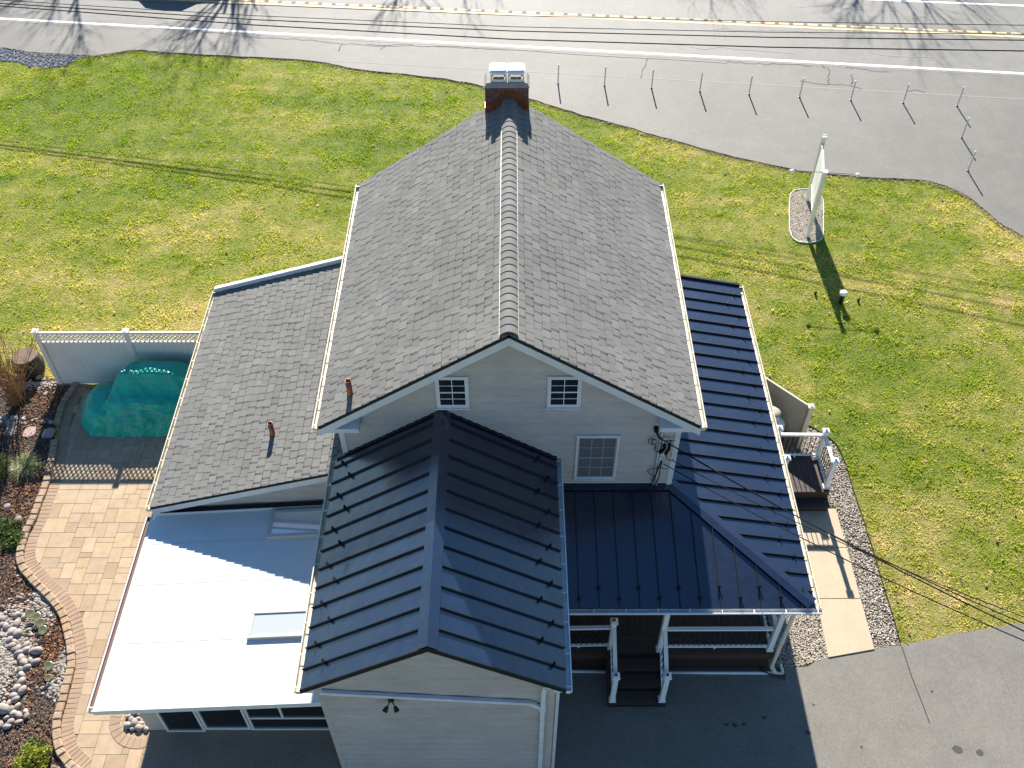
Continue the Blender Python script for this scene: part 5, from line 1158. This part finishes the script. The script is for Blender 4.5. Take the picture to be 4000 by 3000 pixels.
# service drop from the mast to a pole off to the right
def drop(p0, p1, r, sag, label, name='service_drop'):
    p0 = Vector(p0); p1 = Vector(p1); pts = []
    for k in range(17): t = k/16; p = p0.lerp(p1, t); p.z -= sag*4*t*(1-t); pts.append(p)
    mb = MB(); mb.tube(pts, r, 6); return tag(mb.build(name, M['wire']), label, 'wire', 'service wires from the house corner to the right')
def endp(px, py, z): return atz(px, py, z)
drop((3.02, 12.56, 5.30), endp(4300, 2605, 6.6), .013, .20, 'upper thick service cable leaving the house corner')
drop((3.06, 12.56, 5.26), endp(4300, 2560, 6.6), .010, .30, 'upper thin wire twisted beside the thick service cable')
drop((3.26, 12.52, 4.70), endp(4300, 2520, 6.4), .009, .26, 'lower service wire leaving from the cable joint')
drop((3.10, 12.50, 4.60), endp(4300, 2628, 6.2), .011, .24, 'lowest service cable crossing above the walkway')

# ---- passing vehicle just above the frame (its shadow lies on the lane)
def car():
    cx_, cy_ = -15.2, 45.0; root = empty('passing_car', (cx_, cy_, .058), 'dark car on the road beyond the top edge, its shadow in view', 'car'); root.rotation_euler = (0, 0, -.115)
    Mx = wmat(root)
    def W(p): return Mx @ Vector(p)
    prof = [(-2.25, .35), (-2.3, .7), (-2.15, .95), (-1.6, 1.02), (-1.15, 1.45), (-.2, 1.55), (.6, 1.50), (1.2, 1.02), (2.1, .90), (2.3, .65), (2.25, .33)]
    mb = MB(); n_ = len(prof)
    sl = [(-.88, .97), (-.80, 1.), (.80, 1.), (.88, .97)]
    vs = [W((x_*s_, yy*(1 if z_ < 1.1 else .84), z_)) for yy, s_ in sl for x_, z_ in prof]; fs = []
    for j in range(3):
        for i in range(n_): a_ = j*n_+i; b_ = j*n_+(i+1) % n_; fs.append((a_, b_, b_+n_, a_+n_))
    fs += [tuple(range(n_)), tuple(range(3*n_, 4*n_))[::-1]]; mb.add(vs, fs); mb.build('body', M['car'], root)
    for yy in (-.76, .76):
        mb = MB(); y2 = yy+(.012 if yy > 0 else -.012); mb.add([W((-1.35, y2*1.08, 1.05)), W((1.0, y2*1.08, 1.05)), W((.5, y2, 1.42)), W((-1.0, y2, 1.40))], [(0, 1, 2, 3)]); mb.build('side_window', M['dark_glass'], root)
    for x_ in (-1.4, 1.4):
        for yy in (-.8, .8):
            mb = MB(); mb.tube([W((x_, yy-.11, .33)), W((x_, yy+.11, .33))], .33, 20); w_ = mb.build('wheel', M['tyre'], root); mb = MB(); s_ = 1 if yy > 0 else -1; mb.tube([W((x_, yy+s_*.10, .33)), W((x_, yy+s_*.118, .33))], .2, 14); mb.build('rim', M['steel'], w_)
    for yy in (-.6, .6):
        mb = MB(); mb.obox(W((2.28, yy, .68)), Mx.to_3x3() @ Vector((1, 0, 0)), Mx.to_3x3() @ Vector((0, 1, 0)), (0, 0, 1), .03, .16, .06); mb.build('headlight', M['stubwhite'], root)
car()

# ---- bare trees across the road; only their shadows reach the picture
def tree(x_, y_, H_, seed, label, spread=1., tr=.22):
    rs = random.Random(seed); root = empty('bare_tree', (x_, y_, 0), label, 'tree', 'bare trees across the road'); tm = MB(); cm = MB()
    def grow(p, d, L, r, depth):
        n_ = 4; pts = [p]; q = p.copy(); dd = d.copy()
        for k in range(n_): dd = (dd+Vector((rs.gauss(0, .09), rs.gauss(0, .09), rs.gauss(0, .05)))).normalized(); q = q+dd*L/n_; pts.append(q.copy())
        (tm if depth == 0 else cm).tube(pts, [r*(1-.35*k/n_) for k in range(n_+1)], 7 if depth < 2 else 4, False)
        if depth >= 5: return
        for i in range(rs.choice((2, 3, 3)) if depth else 5):
            k = rs.uniform(.45, 1.0); s_ = pts[min(n_, int(k*n_)+0)] if depth else pts[-1]; an_ = rs.uniform(0, 6.283); tl = rs.uniform(.3, .75)*spread; side = dd.cross(Vector((math.cos(an_), math.sin(an_), .1))).normalized()
            grow(s_, (dd*math.cos(tl)+side*math.sin(tl)+Vector((0, 0, .08))).normalized(), L*rs.uniform(.62, .85), r*.52, depth+1)
    grow(Vector((x_, y_, 0)), Vector((0, 0, 1)), H_*.26, tr, 0); tm.build('trunk', M['bark'], root); cm.build('crown', M['bark'], root)
tree(-14.2, 55.5, 19.0, 3, 'spreading bare tree whose shadow fans over the upper left lawn', 1.0, .22)
tree(-19.5, 56.0, 17.0, 5, 'thinner bare tree left of the spreading one', .9, .18)
tree(-5.2, 57.0, 16.0, 9, 'bare tree opposite the chimney casting faint shade on the lanes', 1.0, .2)
tree(10.2, 57.5, 15.0, 12, 'dense bare tree shading the far lane right of the chimney', 1.1, .16)
tree(17.0, 56.5, 17.0, 14, 'tall bare tree whose long limbs shade the road at right', .9, .17)
tree(24.0, 58.0, 14.0, 21, 'bare tree near the upper right corner', 1., .2)
